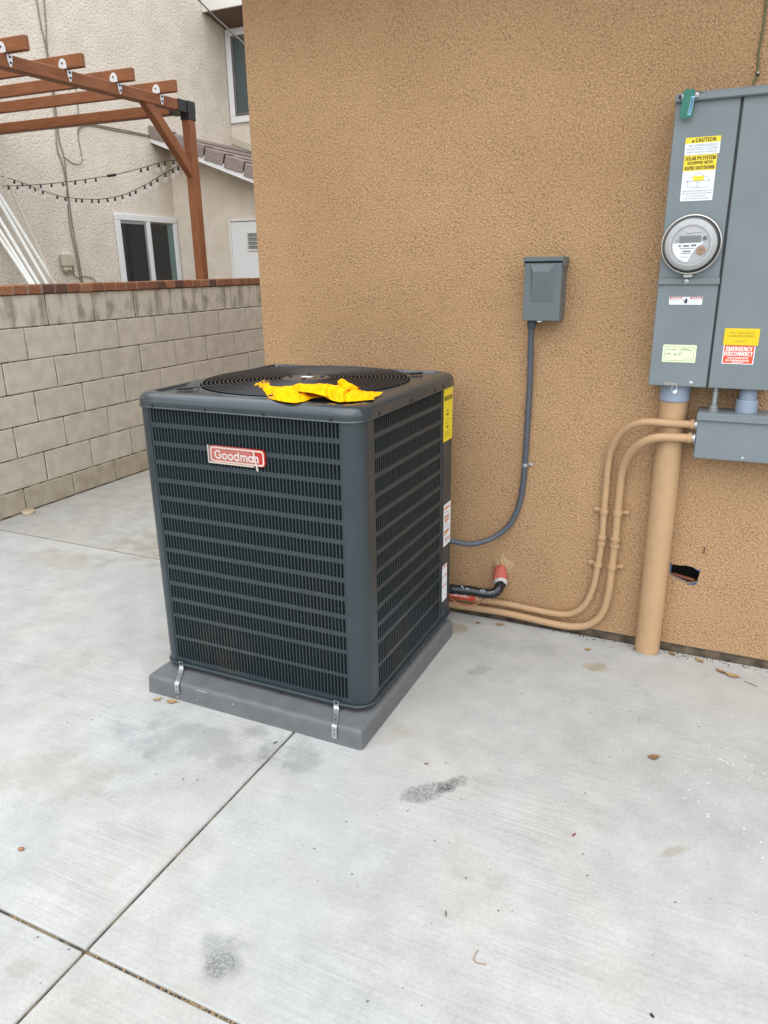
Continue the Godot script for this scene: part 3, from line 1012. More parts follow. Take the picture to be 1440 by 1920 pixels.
func louver(sheet_b: MB, fins: MB, o: Vector3, ux: Vector3, n: Vector3, U0: float, U1: float, Y0: float, Y1: float, u0: float, u1: float, cols: int, rows: Array) -> void:
	var P := func(u: float, y: float, d: float) -> Vector3: return o + ux * u + Vector3.UP * y + n * d
	var uv := func(u: float, y: float) -> Vector2: return Vector2((u - U0) / (U1 - U0), 1.0 - (y - Y0) / (Y1 - Y0))
	var fq := func(b: MB, a0: float, b0: float, a1: float, b1: float) -> void:
		b.trin(P.call(a0, b0, 0), P.call(a1, b0, 0), P.call(a1, b1, 0), n, n, n, uv.call(a0, b0), uv.call(a1, b0), uv.call(a1, b1))
		b.trin(P.call(a0, b0, 0), P.call(a1, b1, 0), P.call(a0, b1, 0), n, n, n, uv.call(a0, b0), uv.call(a1, b1), uv.call(a0, b1))
	var pitch := (u1 - u0) / cols
	var ytop := Y1
	for r in rows:
		fq.call(sheet_b, U0, r[1], U1, ytop)
		ytop = r[0]
		fq.call(sheet_b, U0, r[0], u0, r[1])
		fq.call(sheet_b, u1, r[0], U1, r[1])
		for c in cols:
			var ca := u0 + pitch * c
			var cb := ca + pitch
			var sa := ca + 0.0036
			var sb := cb - 0.0004
			var rad := 0.0038
			var corner := [Vector2(sb - rad, r[1] - rad), Vector2(sa + rad, r[1] - rad), Vector2(sa + rad, r[0] + rad), Vector2(sb - rad, r[0] + rad)]
			var cell := [Vector2(cb, r[1]), Vector2(ca, r[1]), Vector2(ca, r[0]), Vector2(cb, r[0])]
			var loop := []
			for k in 4:
				for i in 3:
					var a := PI * 0.5 * (k + i * 0.5)
					loop.append(corner[k] + Vector2(cos(a), sin(a)) * rad)
			for k in 4:
				var q: Vector2 = cell[k]
				for i in 2:
					var l0: Vector2 = loop[k * 3 + i]
					var l1: Vector2 = loop[k * 3 + i + 1]
					sheet_b.trin(P.call(q.x, q.y, 0), P.call(l1.x, l1.y, 0), P.call(l0.x, l0.y, 0), n, n, n, uv.call(q.x, q.y), uv.call(l1.x, l1.y), uv.call(l0.x, l0.y))
				var q2: Vector2 = cell[(k + 1) % 4]
				var e0: Vector2 = loop[k * 3 + 2]
				var e1: Vector2 = loop[(k * 3 + 3) % 12]
				sheet_b.trin(P.call(q.x, q.y, 0), P.call(q2.x, q2.y, 0), P.call(e1.x, e1.y, 0), n, n, n, uv.call(q.x, q.y), uv.call(q2.x, q2.y), uv.call(e1.x, e1.y))
				sheet_b.trin(P.call(q.x, q.y, 0), P.call(e1.x, e1.y, 0), P.call(e0.x, e0.y, 0), n, n, n, uv.call(q.x, q.y), uv.call(e1.x, e1.y), uv.call(e0.x, e0.y))
			for k in 12:
				var l0: Vector2 = loop[k]
				var l1: Vector2 = loop[(k + 1) % 12]
				var inn: Vector3 = ux * ((sa + sb) * 0.5 - l0.x) + Vector3.UP * ((r[0] + r[1]) * 0.5 - l0.y)
				var uu: Vector2 = uv.call(l0.x, l0.y)
				sheet_b.trin(P.call(l0.x, l0.y, 0), P.call(l1.x, l1.y, 0), P.call(l1.x, l1.y, -0.0016), inn, inn, inn, uu, uu, uu)
				sheet_b.trin(P.call(l0.x, l0.y, 0), P.call(l1.x, l1.y, -0.0016), P.call(l0.x, l0.y, -0.0016), inn, inn, inn, uu, uu, uu)
			# blade bent inwards from the slot's left edge
			var y0: float = r[0] + 0.0012
			var y1: float = r[1] - 0.0012
			var pts := [Vector2(sa - 0.0005, -0.0014), Vector2(sa + 0.0001, -0.0050), Vector2(sa + 0.0014, -0.0100)]
			for i in 2:
				var a: Vector2 = pts[i]
				var b: Vector2 = pts[i + 1]
				var nn := (ux * (a.y - b.y) + n * (b.x - a.x))
				var ua: Vector2 = uv.call(a.x, y0)
				var ub: Vector2 = uv.call(a.x, y1)
				fins.trin(P.call(a.x, y0, a.y), P.call(b.x, y0, b.y), P.call(b.x, y1, b.y), nn, nn, nn, ua, ua, ub)
				fins.trin(P.call(a.x, y0, a.y), P.call(b.x, y1, b.y), P.call(a.x, y1, a.y), nn, nn, nn, ua, ub, ub)
	fq.call(sheet_b, U0, Y0, U1, ytop)

func post_poly(corner: Vector3, d1: Vector3, l1: float, d2: Vector3, l2: float, r: float, y0: float, y1: float) -> MB:
	# vertical sheet round a corner: runs l1 along d1 and l2 along d2 from the (sharp) corner
	var b := MB.new()
	var pts := [corner + d1 * l1]
	var nor := [-d2]
	var c := corner + d1 * r + d2 * r
	for k in 9:
		var a := PI * 0.5 * k / 8.0
		var q := -d2 * cos(a) - d1 * sin(a)
		pts.append(c + q * r)
		nor.append(q)
	pts.append(corner + d2 * l2)
	nor.append(-d1)
	var flip: bool = d1.cross(d2).y > 0.0
	for i in pts.size() - 1:
		var a: Vector3 = pts[i]
		var e: Vector3 = pts[i + 1]
		if flip:
			b.quadn(e + Vector3.UP * y0, a + Vector3.UP * y0, a + Vector3.UP * y1, e + Vector3.UP * y1, nor[i + 1], nor[i], nor[i], nor[i + 1])
		else:
			b.quadn(a + Vector3.UP * y0, e + Vector3.UP * y0, e + Vector3.UP * y1, a + Vector3.UP * y1, nor[i], nor[i + 1], nor[i + 1], nor[i])
	for k in 2:   # folded-in edges
		var a: Vector3 = pts[0] if k == 0 else pts[-1]
		var dd: Vector3 = nor[0] if k == 0 else nor[-1]
		b.quad(a + Vector3.UP * y0, a + Vector3.UP * y1, a + Vector3.UP * y1 - dd * 0.006, a + Vector3.UP * y0 - dd * 0.006)
	return b

func air_conditioner() -> void:
	var cx: float = (AC.x0 + AC.x1) * 0.5
	var cz: float = (AC.z0 + AC.z1) * 0.5
	var half: float = (AC.x1 - AC.x0) * 0.5
	# pad first
	var pad := thing("equipment_pad", "grey plastic pad under the air conditioner", "pad", Vector3(0.58, 0, 0.66))
	var pb := MB.new()
	var px := [0.1304, 1.0312]
	var pz := [0.2189, 1.1066]
	var ring := func(inset: float, y: float, r: float) -> Array:
		var q := []
		for p2 in rrect(px[1] - px[0] - 2 * inset, pz[1] - pz[0] - 2 * inset, r, 4):
			q.append(Vector3((px[0] + px[1]) * 0.5 + p2.x, y, (pz[0] + pz[1]) * 0.5 - p2.y))
		q.append(q[0])
		return q
	pb.grid([ring.call(0.0, 0.0, 0.012), ring.call(0.003, 0.050, 0.012)])
	pb.grid([ring.call(0.003, 0.050, 0.012), ring.call(0.0035, 0.059, 0.012), ring.call(0.006, 0.0655, 0.012), ring.call(0.012, 0.0692, 0.012), ring.call(0.020, 0.0697, 0.012)])
	var top := PackedVector2Array()
	for p2 in rrect(px[1] - px[0] - 0.04, pz[1] - pz[0] - 0.04, 0.012, 4):
		top.append(p2)
	pb.prism(top, Vector3((px[0] + px[1]) * 0.5, 0.0697, (pz[0] + pz[1]) * 0.5), Vector3.RIGHT, Vector3(0, 0, -1))
	part(pad, "slab", pb, M.pad)
	var scuff_mat := mat(Color(0.36, 0.37, 0.38), 0.7)
	for q in [[Vector3(0.385, 0.062, 1.1035), Vector3(0.045, 0.003, 0.0012)], [Vector3(0.52, 0.044, 1.1040), Vector3(0.006, 0.004, 0.0012)], [Vector3(0.272, 0.012, 1.1062), Vector3(0.006, 0.004, 0.0012)], [Vector3(0.36, 0.022, 1.1057), Vector3(0.004, 0.004, 0.0012)]]:
		var scu := MB.new()
		scu.box(q[0], q[1], 0.0003)
		part(pad, "scuff", scu, scuff_mat)

	var ac := thing("air_conditioner", "dark grey square central air conditioner condenser with louvred sides", "air conditioner", Vector3(cx, 0.07, cz))
	# base pan
	var bp := MB.new()
	var prof := [Vector2(-0.05, 0.0850), Vector2(-0.002, 0.0840), Vector2(0.004, 0.0845), Vector2(0.006, 0.0865), Vector2(0.006, 0.0925), Vector2(0.008, 0.0945), Vector2(0.006, 0.0975), Vector2(0.0, 0.0985), Vector2(-0.03, 0.0985)]
	var N := 112
	for i in prof.size() - 1:
		for k in N:
			var q := []
			for s in [[i, k], [i, k + 1], [i + 1, k + 1], [i + 1, k]]:
				var a: float = TAU * s[1] / N
				var d: float = rr_ray(half + prof[s[0]].x, AC.r + prof[s[0]].x, a)
				q.append(Vector3(cx + cos(a) * d, prof[s[0]].y, cz - sin(a) * d))
			bp.quad(q[0], q[1], q[2], q[3])
	bp.quad(Vector3(AC.x0 + 0.03, 0.0985, AC.z1 - 0.03), Vector3(AC.x1 - 0.03, 0.0985, AC.z1 - 0.03), Vector3(AC.x1 - 0.03, 0.0985, AC.z0 + 0.03), Vector3(AC.x0 + 0.03, 0.0985, AC.z0 + 0.03))
	part(ac, "base_pan", bp, M.ac_paint)
	for q in [[0.12, 0.12], [0.74, 0.12], [0.12, 0.74], [0.74, 0.74]]:
		var ft := MB.new()
		ft.box(Vector3(AC.x0 + q[0], 0.0775, AC.z0 + q[1]), Vector3(0.07, 0.0152, 0.07), 0.003)
		part(ac, "rubber_foot", ft, M.ac_dark)
	# louvred panels
	var rows := []
	for k in 12:
		rows.append([1.066 - 0.0650 * k - 0.0505, 1.066 - 0.0650 * k])
	rows.append([0.210, 0.2875])
	rows.append([0.118, 0.199])
	var ins := 0.0022
	var Y0 := 0.1015
	var Y1 := 1.076
	var defs := [
		["front_louver_panel", Vector3(0, 0, AC.z1 - ins), Vector3.RIGHT, Vector3(0, 0, 1), 0.195, 0.9535, 0.211, 0.935, 55],
		["side_louver_panel", Vector3(AC.x1 - ins, 0, 0), Vector3(0, 0, -1), Vector3.RIGHT, -0.925, -0.305, -0.913, -0.326, 41],
		["side_louver_panel", Vector3(AC.x0 + ins, 0, 0), Vector3(0, 0, 1), Vector3.LEFT, 0.205, 0.965, 0.222, 0.948, 55],
		["back_louver_panel", Vector3(0, 0, AC.z0 + ins), Vector3.LEFT, Vector3(0, 0, -1), -0.81, -0.195, -0.795, -0.211, 44]]
	for d in defs:
		var sb := MB.new()
		var fb := MB.new()
		louver(sb, fb, d[1], d[2], d[3], d[4], d[5], Y0, Y1, d[6], d[7], d[8], rows)
		var po := part(ac, d[0], sb, M.ac_panel)
		var fo := part(po, "louver_blades", fb, M.ac_fin)
		fo.set_meta("kind", "stuff")
	# corner posts
	var y0 := 0.1005
	var y1 := 1.074
	var R: float = AC.r
	part(ac, "corner_post", post_poly(Vector3(AC.x1, 0, AC.z1), Vector3.LEFT, 0.062, Vector3(0, 0, -1), 0.0925, R, y0, y1), M.ac_paint)
	part(ac, "corner_post", post_poly(Vector3(AC.x0, 0, AC.z1), Vector3.RIGHT, 0.062, Vector3(0, 0, -1), 0.062, R, y0, y1), M.ac_paint)
	part(ac, "corner_post", post_poly(Vector3(AC.x0, 0, AC.z0), Vector3.RIGHT, 0.062, Vector3(0, 0, 1), 0.062, R, y0, y1), M.ac_paint)
	part(ac, "service_panel", post_poly(Vector3(AC.x1, 0, AC.z0), Vector3.LEFT, 0.20, Vector3(0, 0, 1), 0.1485, R, y0, y1), M.ac_paint)
	for q in [[0.163, 1.015, 0.012], [0.166, 0.992, 0.010], [0.161, 0.60, 0.006]]:
		var ch := MB.new()
		ch.prism(PackedVector2Array([Vector2(-0.0025, 0), Vector2(0.002, -q[2] * 0.4), Vector2(0.0025, q[2] * 0.3), Vector2(-0.001, q[2] * 0.6)]), Vector3(q[0], q[1], AC.z1 - 0.027), Vector3(0.75, 0, 0.66).normalized(), Vector3.UP, 0.0015)
		part(ac, "paint_chip", ch, M.ink_white)
	# coil behind the louvres
	var co := MB.new()
	var hc := half - 0.0175
	for k in 64:
		var a0 := TAU * k / 64
		var a1 := TAU * (k + 1) / 64
		var d0 := rr_ray(hc, 0.05, a0)
		var d1 := rr_ray(hc, 0.05, a1)
		var p0 := Vector3(cx + cos(a0) * d0, 0, cz - sin(a0) * d0)
		var p1 := Vector3(cx + cos(a1) * d1, 0, cz - sin(a1) * d1)
		co.quad(p0 + Vector3.UP * 0.10, p1 + Vector3.UP * 0.10, p1 + Vector3.UP * 1.06, p0 + Vector3.UP * 1.06)
		var i0 := p0.lerp(Vector3(cx, 0, cz), 0.08)
		var i1 := p1.lerp(Vector3(cx, 0, cz), 0.08)
		co.quad(i1 + Vector3.UP * 0.10, i0 + Vector3.UP * 0.10, i0 + Vector3.UP * 1.06, i1 + Vector3.UP * 1.06)
	part(ac, "coil", co, M.coil)
	# top cover
	var tc := MB.new()
	var cov := []      # [outset of the rounded square, y]
	cov.append([0.0045, 1.0665])
	cov.append([0.0085, 1.0665])
	cov.append([0.0085, 1.0695])
	cov.append([0.0055, 1.071])
	cov.append([0.0050, 1.0855])
	for k in 5:
		var a := PI * 0.5 * (k + 1) / 5.0
		cov.append([0.0045 - 0.026 * (1.0 - cos(a)), 1.0865 + 0.026 * sin(a)])
	cov.append([-0.028, 1.1142])
	var RO := 0.384
	var NN := 144
	var pts := []
	for e in cov:
		var row := []
		for k in NN + 1:
			var a := TAU * k / NN
			var dd := rr_ray(half + e[0], maxf(AC.r + e[0], 0.02), a)
			row.append(Vector3(cx + cos(a) * dd, e[1], cz - sin(a) * dd))
		pts.append(row)
	tc.grid(pts.slice(0, 2)); tc.grid(pts.slice(1, 4)); tc.grid(pts.slice(3, cov.size()))
	var inner := []
	for k in NN + 1:
		var a := TAU * k / NN
		var dd := rr_ray(half - 0.028, 0.032, a)
		var gp := clampf((dd - RO - 0.045) / 0.03, 0.0, 1.0)
		var dirv := Vector3(cos(a), 0, -sin(a))
		var at := func(rr: float, yy: float) -> Vector3: return Vector3(cx, yy, cz) + dirv * rr
		inner.append([at.call(dd, 1.1142), at.call(lerpf(dd - 0.002, dd - 0.018, gp), 1.1145), at.call(lerpf(dd - 0.004, dd - 0.022, gp), 1.1145 - 0.007 * gp), at.call(lerpf(dd - 0.006, RO + 0.012, gp), 1.1145 - 0.006 * gp), at.call(RO + 0.003, 1.1160), at.call(RO, 1.1185), at.call(RO - 0.004, 1.1165), at.call(RO - 0.010, 1.085), at.call(RO - 0.010, 1.00)])
	for k in NN:
		for i in 8:
			tc.quad(inner[k][i], inner[k + 1][i], inner[k + 1][i + 1], inner[k][i + 1])
	part(ac, "top_cover", tc, M.ac_cover)
	# wire grille: rings, and four rods that run out to the corners
	var gr := MB.new()
	var ring_r := 0.092
	while ring_r < 0.381:
		var path := []
		var sides := 72
		for k in sides + 1:
			var a := TAU * k / sides
			path.append(Vector3(cx + cos(a) * ring_r, 1.1205 + 0.006 * (1.0 - pow(ring_r / 0.38, 2.0)), cz + sin(a) * ring_r))
		gr.tube(path, 0.0025, 6, false)
		ring_r += 0.0147
	for k in 8:
		var a := PI * 0.25 + PI * 0.25 * k
		var d := Vector3(cos(a), 0, sin(a))
		var out := 0.455 if k % 2 == 0 else 0.383
		gr.tube([Vector3(cx, 1.1215, cz) + d * 0.07, Vector3(cx, 1.119, cz) + d * 0.25, Vector3(cx, 1.1165, cz) + d * out], 0.0026, 6)
	var go := part(ac, "fan_grille", gr, M.wire_black)
	for k in 4:
		var a := PI * 0.25 + PI * 0.5 * k
		var d := Vector3(cos(a), 0, sin(a))
		var f := MB.new()
		f.bar(Vector3(cx, 1.1150, cz) + d * 0.405, Vector3(cx, 1.1150, cz) + d * 0.462, 0.009, 0.009, 0.003)
		part(go, "grille_foot", f, M.bolt_black)
	var hub := MB.new()
	hub.lathe([Vector2(0.088, 1.117), Vector2(0.088, 1.1235), Vector2(0.084, 1.1265), Vector2(0.0, 1.1285)], Vector3(cx, 0, cz), Vector3.UP, 40)
	part(ac, "motor_plate", hub, mat(Color(0.085, 0.068, 0.058), 0.5))
	for q in [[-0.055, 0.02], [0.055, -0.02], [-0.02, -0.055], [0.022, 0.055]]:
		screw(ac, Vector3(cx + q[0], 1.127, cz + q[1]), Vector3.UP, 0.0065, M.bolt_black, "motor_bolt")
	sheet(ac, "motor_sticker", Vector3(cx - 0.018, 1.1285, cz + 0.013), Vector3(1, 0, 0), Vector3(0, 0, -1), 0.042, 0.026, mat(Color(0.85, 0.87, 0.9), 0.3))
	var mo := MB.new()
	mo.lathe([Vector2(0.075, 1.116), Vector2(0.075, 0.95), Vector2(0.06, 0.94), Vector2(0, 0.94)], Vector3(cx, 0, cz), Vector3.UP, 24)
	part(ac, "fan_motor", mo, M.ac_dark)
	for k in 3:
		var a := 0.5 + TAU * k / 3
		var g := []
		for i in 7:
			var rr := 0.05 + 0.30 * i / 6.0
			var row := []
			for j in 6:
				var aa := a + (j / 5.0 - 0.5) * 1.25
				row.append(Vector3(cx + cos(aa) * rr, 0.90 + (j / 5.0 - 0.5) * 0.085, cz + sin(aa) * rr))
			g.append(row)
		var bl := MB.new()
		bl.grid(g)
		part(ac, "fan_blade", bl, M.ac_dark)
	# screws round the cover and the base
	for q in [0.231, 0.448, 0.673, 0.912]:
		screw(ac, Vector3(q, 1.076, AC.z1 + 0.005), Vector3(0, 0, 1), 0.0046, M.bolt_black)
	for q in [0.885, 0.632, 0.408, 0.316]:
		screw(ac, Vector3(AC.x1 + 0.005, 1.0775, q), Vector3.RIGHT, 0.0046, M.bolt_black)
	for q in [0.434, 0.666]:
		screw(ac, Vector3(q, 0.084, AC.z1 + 0.0055), Vector3(0, 0, 1), 0.0046, M.bolt_black)
	for q in [0.906, 0.66, 0.442, 0.351]:
		screw(ac, Vector3(AC.x1 + 0.0055, 0.086, q), Vector3.RIGHT, 0.0038, M.bolt_black)
	# badge
	var bz: float = AC.z1 - ins + 0.001
	var bd := MB.new()
	var bc := Vector3(0.5605, 0.930, bz)
	bd.prism(rrect(0.215, 0.056, 0.012, 5), bc, Vector3.RIGHT, Vector3.UP, 0.0065)
	var badge := part(ac, "badge", bd, mat(Color(0.42, 0.026, 0.018), 0.35))
	var bo := MB.new()
	var outer := rrect(0.209, 0.0505, 0.011, 5)
	var inr := rrect(0.199, 0.0405, 0.0075, 5)
	for k in outer.size():
		var k2 := (k + 1) % outer.size()
		var f := func(q: Vector2) -> Vector3: return bc + Vector3(q.x, q.y, 0.0072)
		bo.quad(f.call(outer[k]), f.call(outer[k2]), f.call(inr[k2]), f.call(inr[k]))
	part(badge, "badge_border", bo, mat(Color(0.66, 0.58, 0.50), 0.5))
	var lo := bc + Vector3(-0.0885, -0.0155, 0.0071)
	var lm := mat(Color(0.66, 0.64, 0.62), 0.5)
	var arc := func(c: Vector2, rad: float, a0: float, a1: float) -> Array:
		var q := []
		for k in 17:
			var a := deg_to_rad(lerpf(a0, a1, k / 16.0))
			q.append(c + Vector2(cos(a), sin(a)) * rad)
		return q
	var xr := 0.0088
	var glyphs := [
		[arc.call(Vector2(0.0155, 0.0155), 0.0128, 38, 360) + [Vector2(0.0180, 0.0150)]],
		[arc.call(Vector2(0.0435, xr + 0.002), xr, 0, 360)],
		[arc.call(Vector2(0.0685, xr + 0.002), xr, 0, 360)],
		[arc.call(Vector2(0.0935, xr + 0.002), xr, 0, 360), [Vector2(0.1023, 0.0), Vector2(0.1023, 0.0295)]],
		[[Vector2(0.1125, 0.0), Vector2(0.1125, 0.0215)], arc.call(Vector2(0.1187, 0.0135), 0.0062, 180, 0) + [Vector2(0.1249, 0.0)], arc.call(Vector2(0.1311, 0.0135), 0.0062, 180, 0) + [Vector2(0.1373, 0.0)]],
		[arc.call(Vector2(0.1530, xr + 0.002), xr, 0, 360), [Vector2(0.1618, 0.0), Vector2(0.1618, 0.0215)]],
		[[Vector2(0.1690, 0.0), Vector2(0.1690, 0.0215)], arc.call(Vector2(0.1757, 0.0128), 0.0067, 180, 0) + [Vector2(0.1824, 0.0)]]]
	for gl in glyphs:
		var gb := MB.new()
		var lift := 0.0
		for st in gl:
			for k in st.size() - 1:
				var p: Vector2 = st[k] * Vector2(0.93, 0.98)
				var q: Vector2 = st[k + 1] * Vector2(0.93, 0.98)
				var e0: Vector2 = ((q - p) if k == 0 else (st[k + 1] - st[k - 1])).normalized().orthogonal() * 0.0026
				var e1: Vector2 = ((q - p) if k == st.size() - 2 else (st[k + 2] - st[k])).normalized().orthogonal() * 0.0026
				var f := func(v: Vector2) -> Vector3: return lo + Vector3(v.x, v.y, lift)
				gb.quad(f.call(p + e0), f.call(p - e0), f.call(q - e1), f.call(q + e1))
			lift += 0.00006
		part(badge, "letter", gb, lm)
	var fm := MB.new()
	fm.prism(PackedVector2Array([Vector2(-0.113, -0.031), Vector2(-0.113, 0.029), Vector2(0.055, 0.029), Vector2(0.067, -0.031)]), bc + Vector3(0, 0, 0.0080), Vector3.RIGHT, Vector3.UP, 0.0002)
	var film := StandardMaterial3D.new()
	film.transparency = BaseMaterial3D.TRANSPARENCY_ALPHA
	film.albedo_color = Color(0.80, 0.70, 0.66, 0.13)
	film.roughness = 0.4
	part(badge, "protective_film", fm, film)
	var fe := MB.new()
	fe.prism(PackedVector2Array([Vector2(0.062, 0.024), Vector2(0.069, 0.026), Vector2(0.0795, -0.026), Vector2(0.0825, -0.041), Vector2(0.075, -0.042), Vector2(0.0725, -0.026)]), bc + Vector3(0, 0, 0.0086), Vector3.RIGHT, Vector3.UP, 0.0006)
	fe.prism(PackedVector2Array([Vector2(-0.114, -0.031), Vector2(-0.114, 0.030), Vector2(-0.110, 0.030), Vector2(-0.110, -0.0265), Vector2(0.065, -0.0265), Vector2(0.065, -0.031)]), bc + Vector3(0, 0, 0.0086), Vector3.RIGHT, Vector3.UP, 0.0004)
	part(badge, "peeling_film_edge", fe, mat(Color(0.52, 0.46, 0.39), 0.5))
	# stickers on the service side; the frame runs along -z
	var ux := Vector3(0, 0, -1)
	var X: float = AC.x1 + 0.0004
	var e0 := Vector3(X, 0.858, 0.303)
	var en := sheet(ac, "energy_sticker", e0, ux, Vector3.UP, 0.098, 0.205, M.label_yellow)
	letter(en, "lettering", [["ENERGYGUIDE", 0.006, 0.092, 0.158, 0.176]], e0 + Vector3(0.001, 0, 0), ux, Vector3.UP, M.ink, true)
	strokes(en, "print", [[0.05, 0.144, 0.05, 0.154, 0.005], [0.02, 0.118, 0.06, 0.118, 0.003], [0.03, 0.104, 0.055, 0.104, 0.009], [0.03, 0.125, 0.05, 0.125, 0.002], [0.008, 0.082, 0.09, 0.082, 0.0012], [0.02, 0.07, 0.06, 0.07, 0.003], [0.03, 0.055, 0.055, 0.055, 0.009], [0.012, 0.036, 0.08, 0.036, 0.002], [0.012, 0.028, 0.075, 0.028, 0.002], [0.012, 0.02, 0.08, 0.02, 0.002]], e0 + Vector3(0.001, 0, 0), ux, Vector3.UP, M.ink_olive)
	var w0 := Vector3(X, 0.420, 0.288)
	var ws := sheet(ac, "warning_sticker", w0, ux, Vector3.UP, 0.078, 0.178, M.label_white)
	strokes(ws, "orange_stripe", [[0.004, 0.160, 0.062, 0.160, 0.010], [0.004, 0.122, 0.06, 0.122, 0.008], [0.012, 0.106, 0.06, 0.106, 0.008], [0.004, 0.058, 0.06, 0.058, 0.010], [0.02, 0.024, 0.07, 0.024, 0.006]], w0 + Vector3(0.001, 0, 0), ux, Vector3.UP, M.label_orange)
	var ln := []
	for k in 9:
		ln.append([0.006, 0.012 + k * 0.016 + 0.004, 0.07 - 0.01 * (k % 3), 0.012 + k * 0.016 + 0.004, 0.0022])
	strokes(ws, "fine_print", ln, w0 + Vector3(0.0009, 0, 0), ux, Vector3.UP, M.ink_grey)
	var v0 := Vector3(X, 0.178, 0.298)
	var vs := sheet(ac, "service_sticker", v0, ux, Vector3.UP, 0.055, 0.158, M.label_white)
	strokes(vs, "orange_stripe", [[0.0, 0.15, 0.055, 0.15, 0.006], [0.0, 0.11, 0.055, 0.11, 0.005], [0.0, 0.066, 0.055, 0.066, 0.005]], v0 + Vector3(0.001, 0, 0), ux, Vector3.UP, M.label_orange)

	# galvanised straps that tie the unit to its pad
	for s in [[0.2325, "galvanised hold-down strap at the far left corner of the condenser base", 0.277, 0.031], [0.895, "galvanised hold-down strap beside the near corner of the condenser base", 0.931, 0.021]]:
		var sx: float = s[0]
		var t := thing("hold_down_strap", s[1], "strap", Vector3(sx, 0, 1.10), "hold-down straps of the condenser")
		var ex: float = s[2]
		var low: float = s[3]
		var pth := [Vector3(sx, 0.1065, 1.0235), Vector3(sx, 0.084, 1.0245), Vector3(lerpf(sx, ex, 0.2), 0.0755, 1.040), Vector3(lerpf(sx, ex, 0.75), 0.0728, 1.082), Vector3(lerpf(sx, ex, 0.95), 0.0718, 1.0985), Vector3(ex, 0.064, 1.1085), Vector3(ex, low, 1.1090)]
		var sbm := MB.new()
		for side in [0.0, 0.0012]:
			var g := []
			for p3 in spline(pth, 4):
				g.append([p3 + Vector3(0.0095, side * 0.7, side), p3 + Vector3(-0.0095, side * 0.7, side)] if side > 0 else [p3 + Vector3(-0.0095, 0, 0), p3 + Vector3(0.0095, 0, 0)])
			sbm.grid(g)
		part(t, "band", sbm, M.zinc)
		screw(t, Vector3(sx, 0.0985, 1.0245), Vector3(0, 0, 1), 0.0048, M.bolt_black)
		var ho := MB.new()
		for q in [[Vector3(lerpf(sx, ex, 0.12), 0.0788, 1.0345), Vector3(0, 0.75, 0.66)], [Vector3(lerpf(sx, ex, 0.42), 0.0756, 1.058), Vector3(0, 1, 0.05)], [Vector3(lerpf(sx, ex, 0.7), 0.0748, 1.078), Vector3(0, 1, 0.05)], [Vector3(ex, 0.055, 1.1106), Vector3(0, 0, 1)], [Vector3(ex, 0.040, 1.1106), Vector3(0, 0, 1)]]:
			ho.lathe([Vector2(0.0028, 0.0), Vector2(0.0, 0.0002)], q[0], q[1], 8)
		part(t, "punched_hole", ho, M.hole)

	yellow_cloth()

# one fold of the cloth: rises from its lower edge to its upper one, then falls away behind
func fold(b: MB, lo: Array, up: Array, bulge: float, back: float, sd: int) -> void:
	var nz := FastNoiseLite.new()
	nz.seed = sd
	nz.frequency = 9.0
	nz.fractal_octaves = 3
	var l := spline(lo, 12)
	var u := spline(up, 12)
	var rows := []
	var n := 34
	var edge := []
	for i in l.size():
		edge.append(l[i] + Vector3(0, 0.0006, -0.012))
	rows.append(edge)
	for j in n + 1:
		var t := float(j) / n
		var row := []
		for i in l.size():
			var p: Vector3
			var env := 0.0
			if t < 0.55:
				var k := t / 0.55
				p = l[i].lerp(u[i], k)
				env = sin(k * PI * 0.94 + 0.06)
				p += Vector3(0.0, 0.55, 0.83) * bulge * env
			else:
				var k := (t - 0.55) / 0.45
				var bk := Vector3(u[i].x - (l[i].x - u[i].x) * 0.5, maxf(u[i].y - 0.045, 1.1225), u[i].z - back)
				p = u[i].lerp(bk, k)
				p.y = lerpf(u[i].y, bk.y, k * k)
				env = 0.7 * (1.0 - k)
			var q := Vector2(p.x + 0.55 * (p.y - 1.116) + 0.3 * p.z, p.y * 0.8 + p.z * 0.35)
			var r1 := absf(nz.get_noise_2d(q.x * 0.9, q.y * 2.6))
			var r2 := absf(nz.get_noise_2d(q.x * 2.0 + 5.0, q.y * 4.0))
			p += Vector3(0.0, 0.6, 0.8) * env * ((0.16 - r1) * 0.044 + (0.15 - r2) * 0.022)
			p.y = maxf(p.y, 1.1168 if p.z > 0.95 else 1.1185)
			row.append(p)
		rows.append(row)
	b.grid(rows)

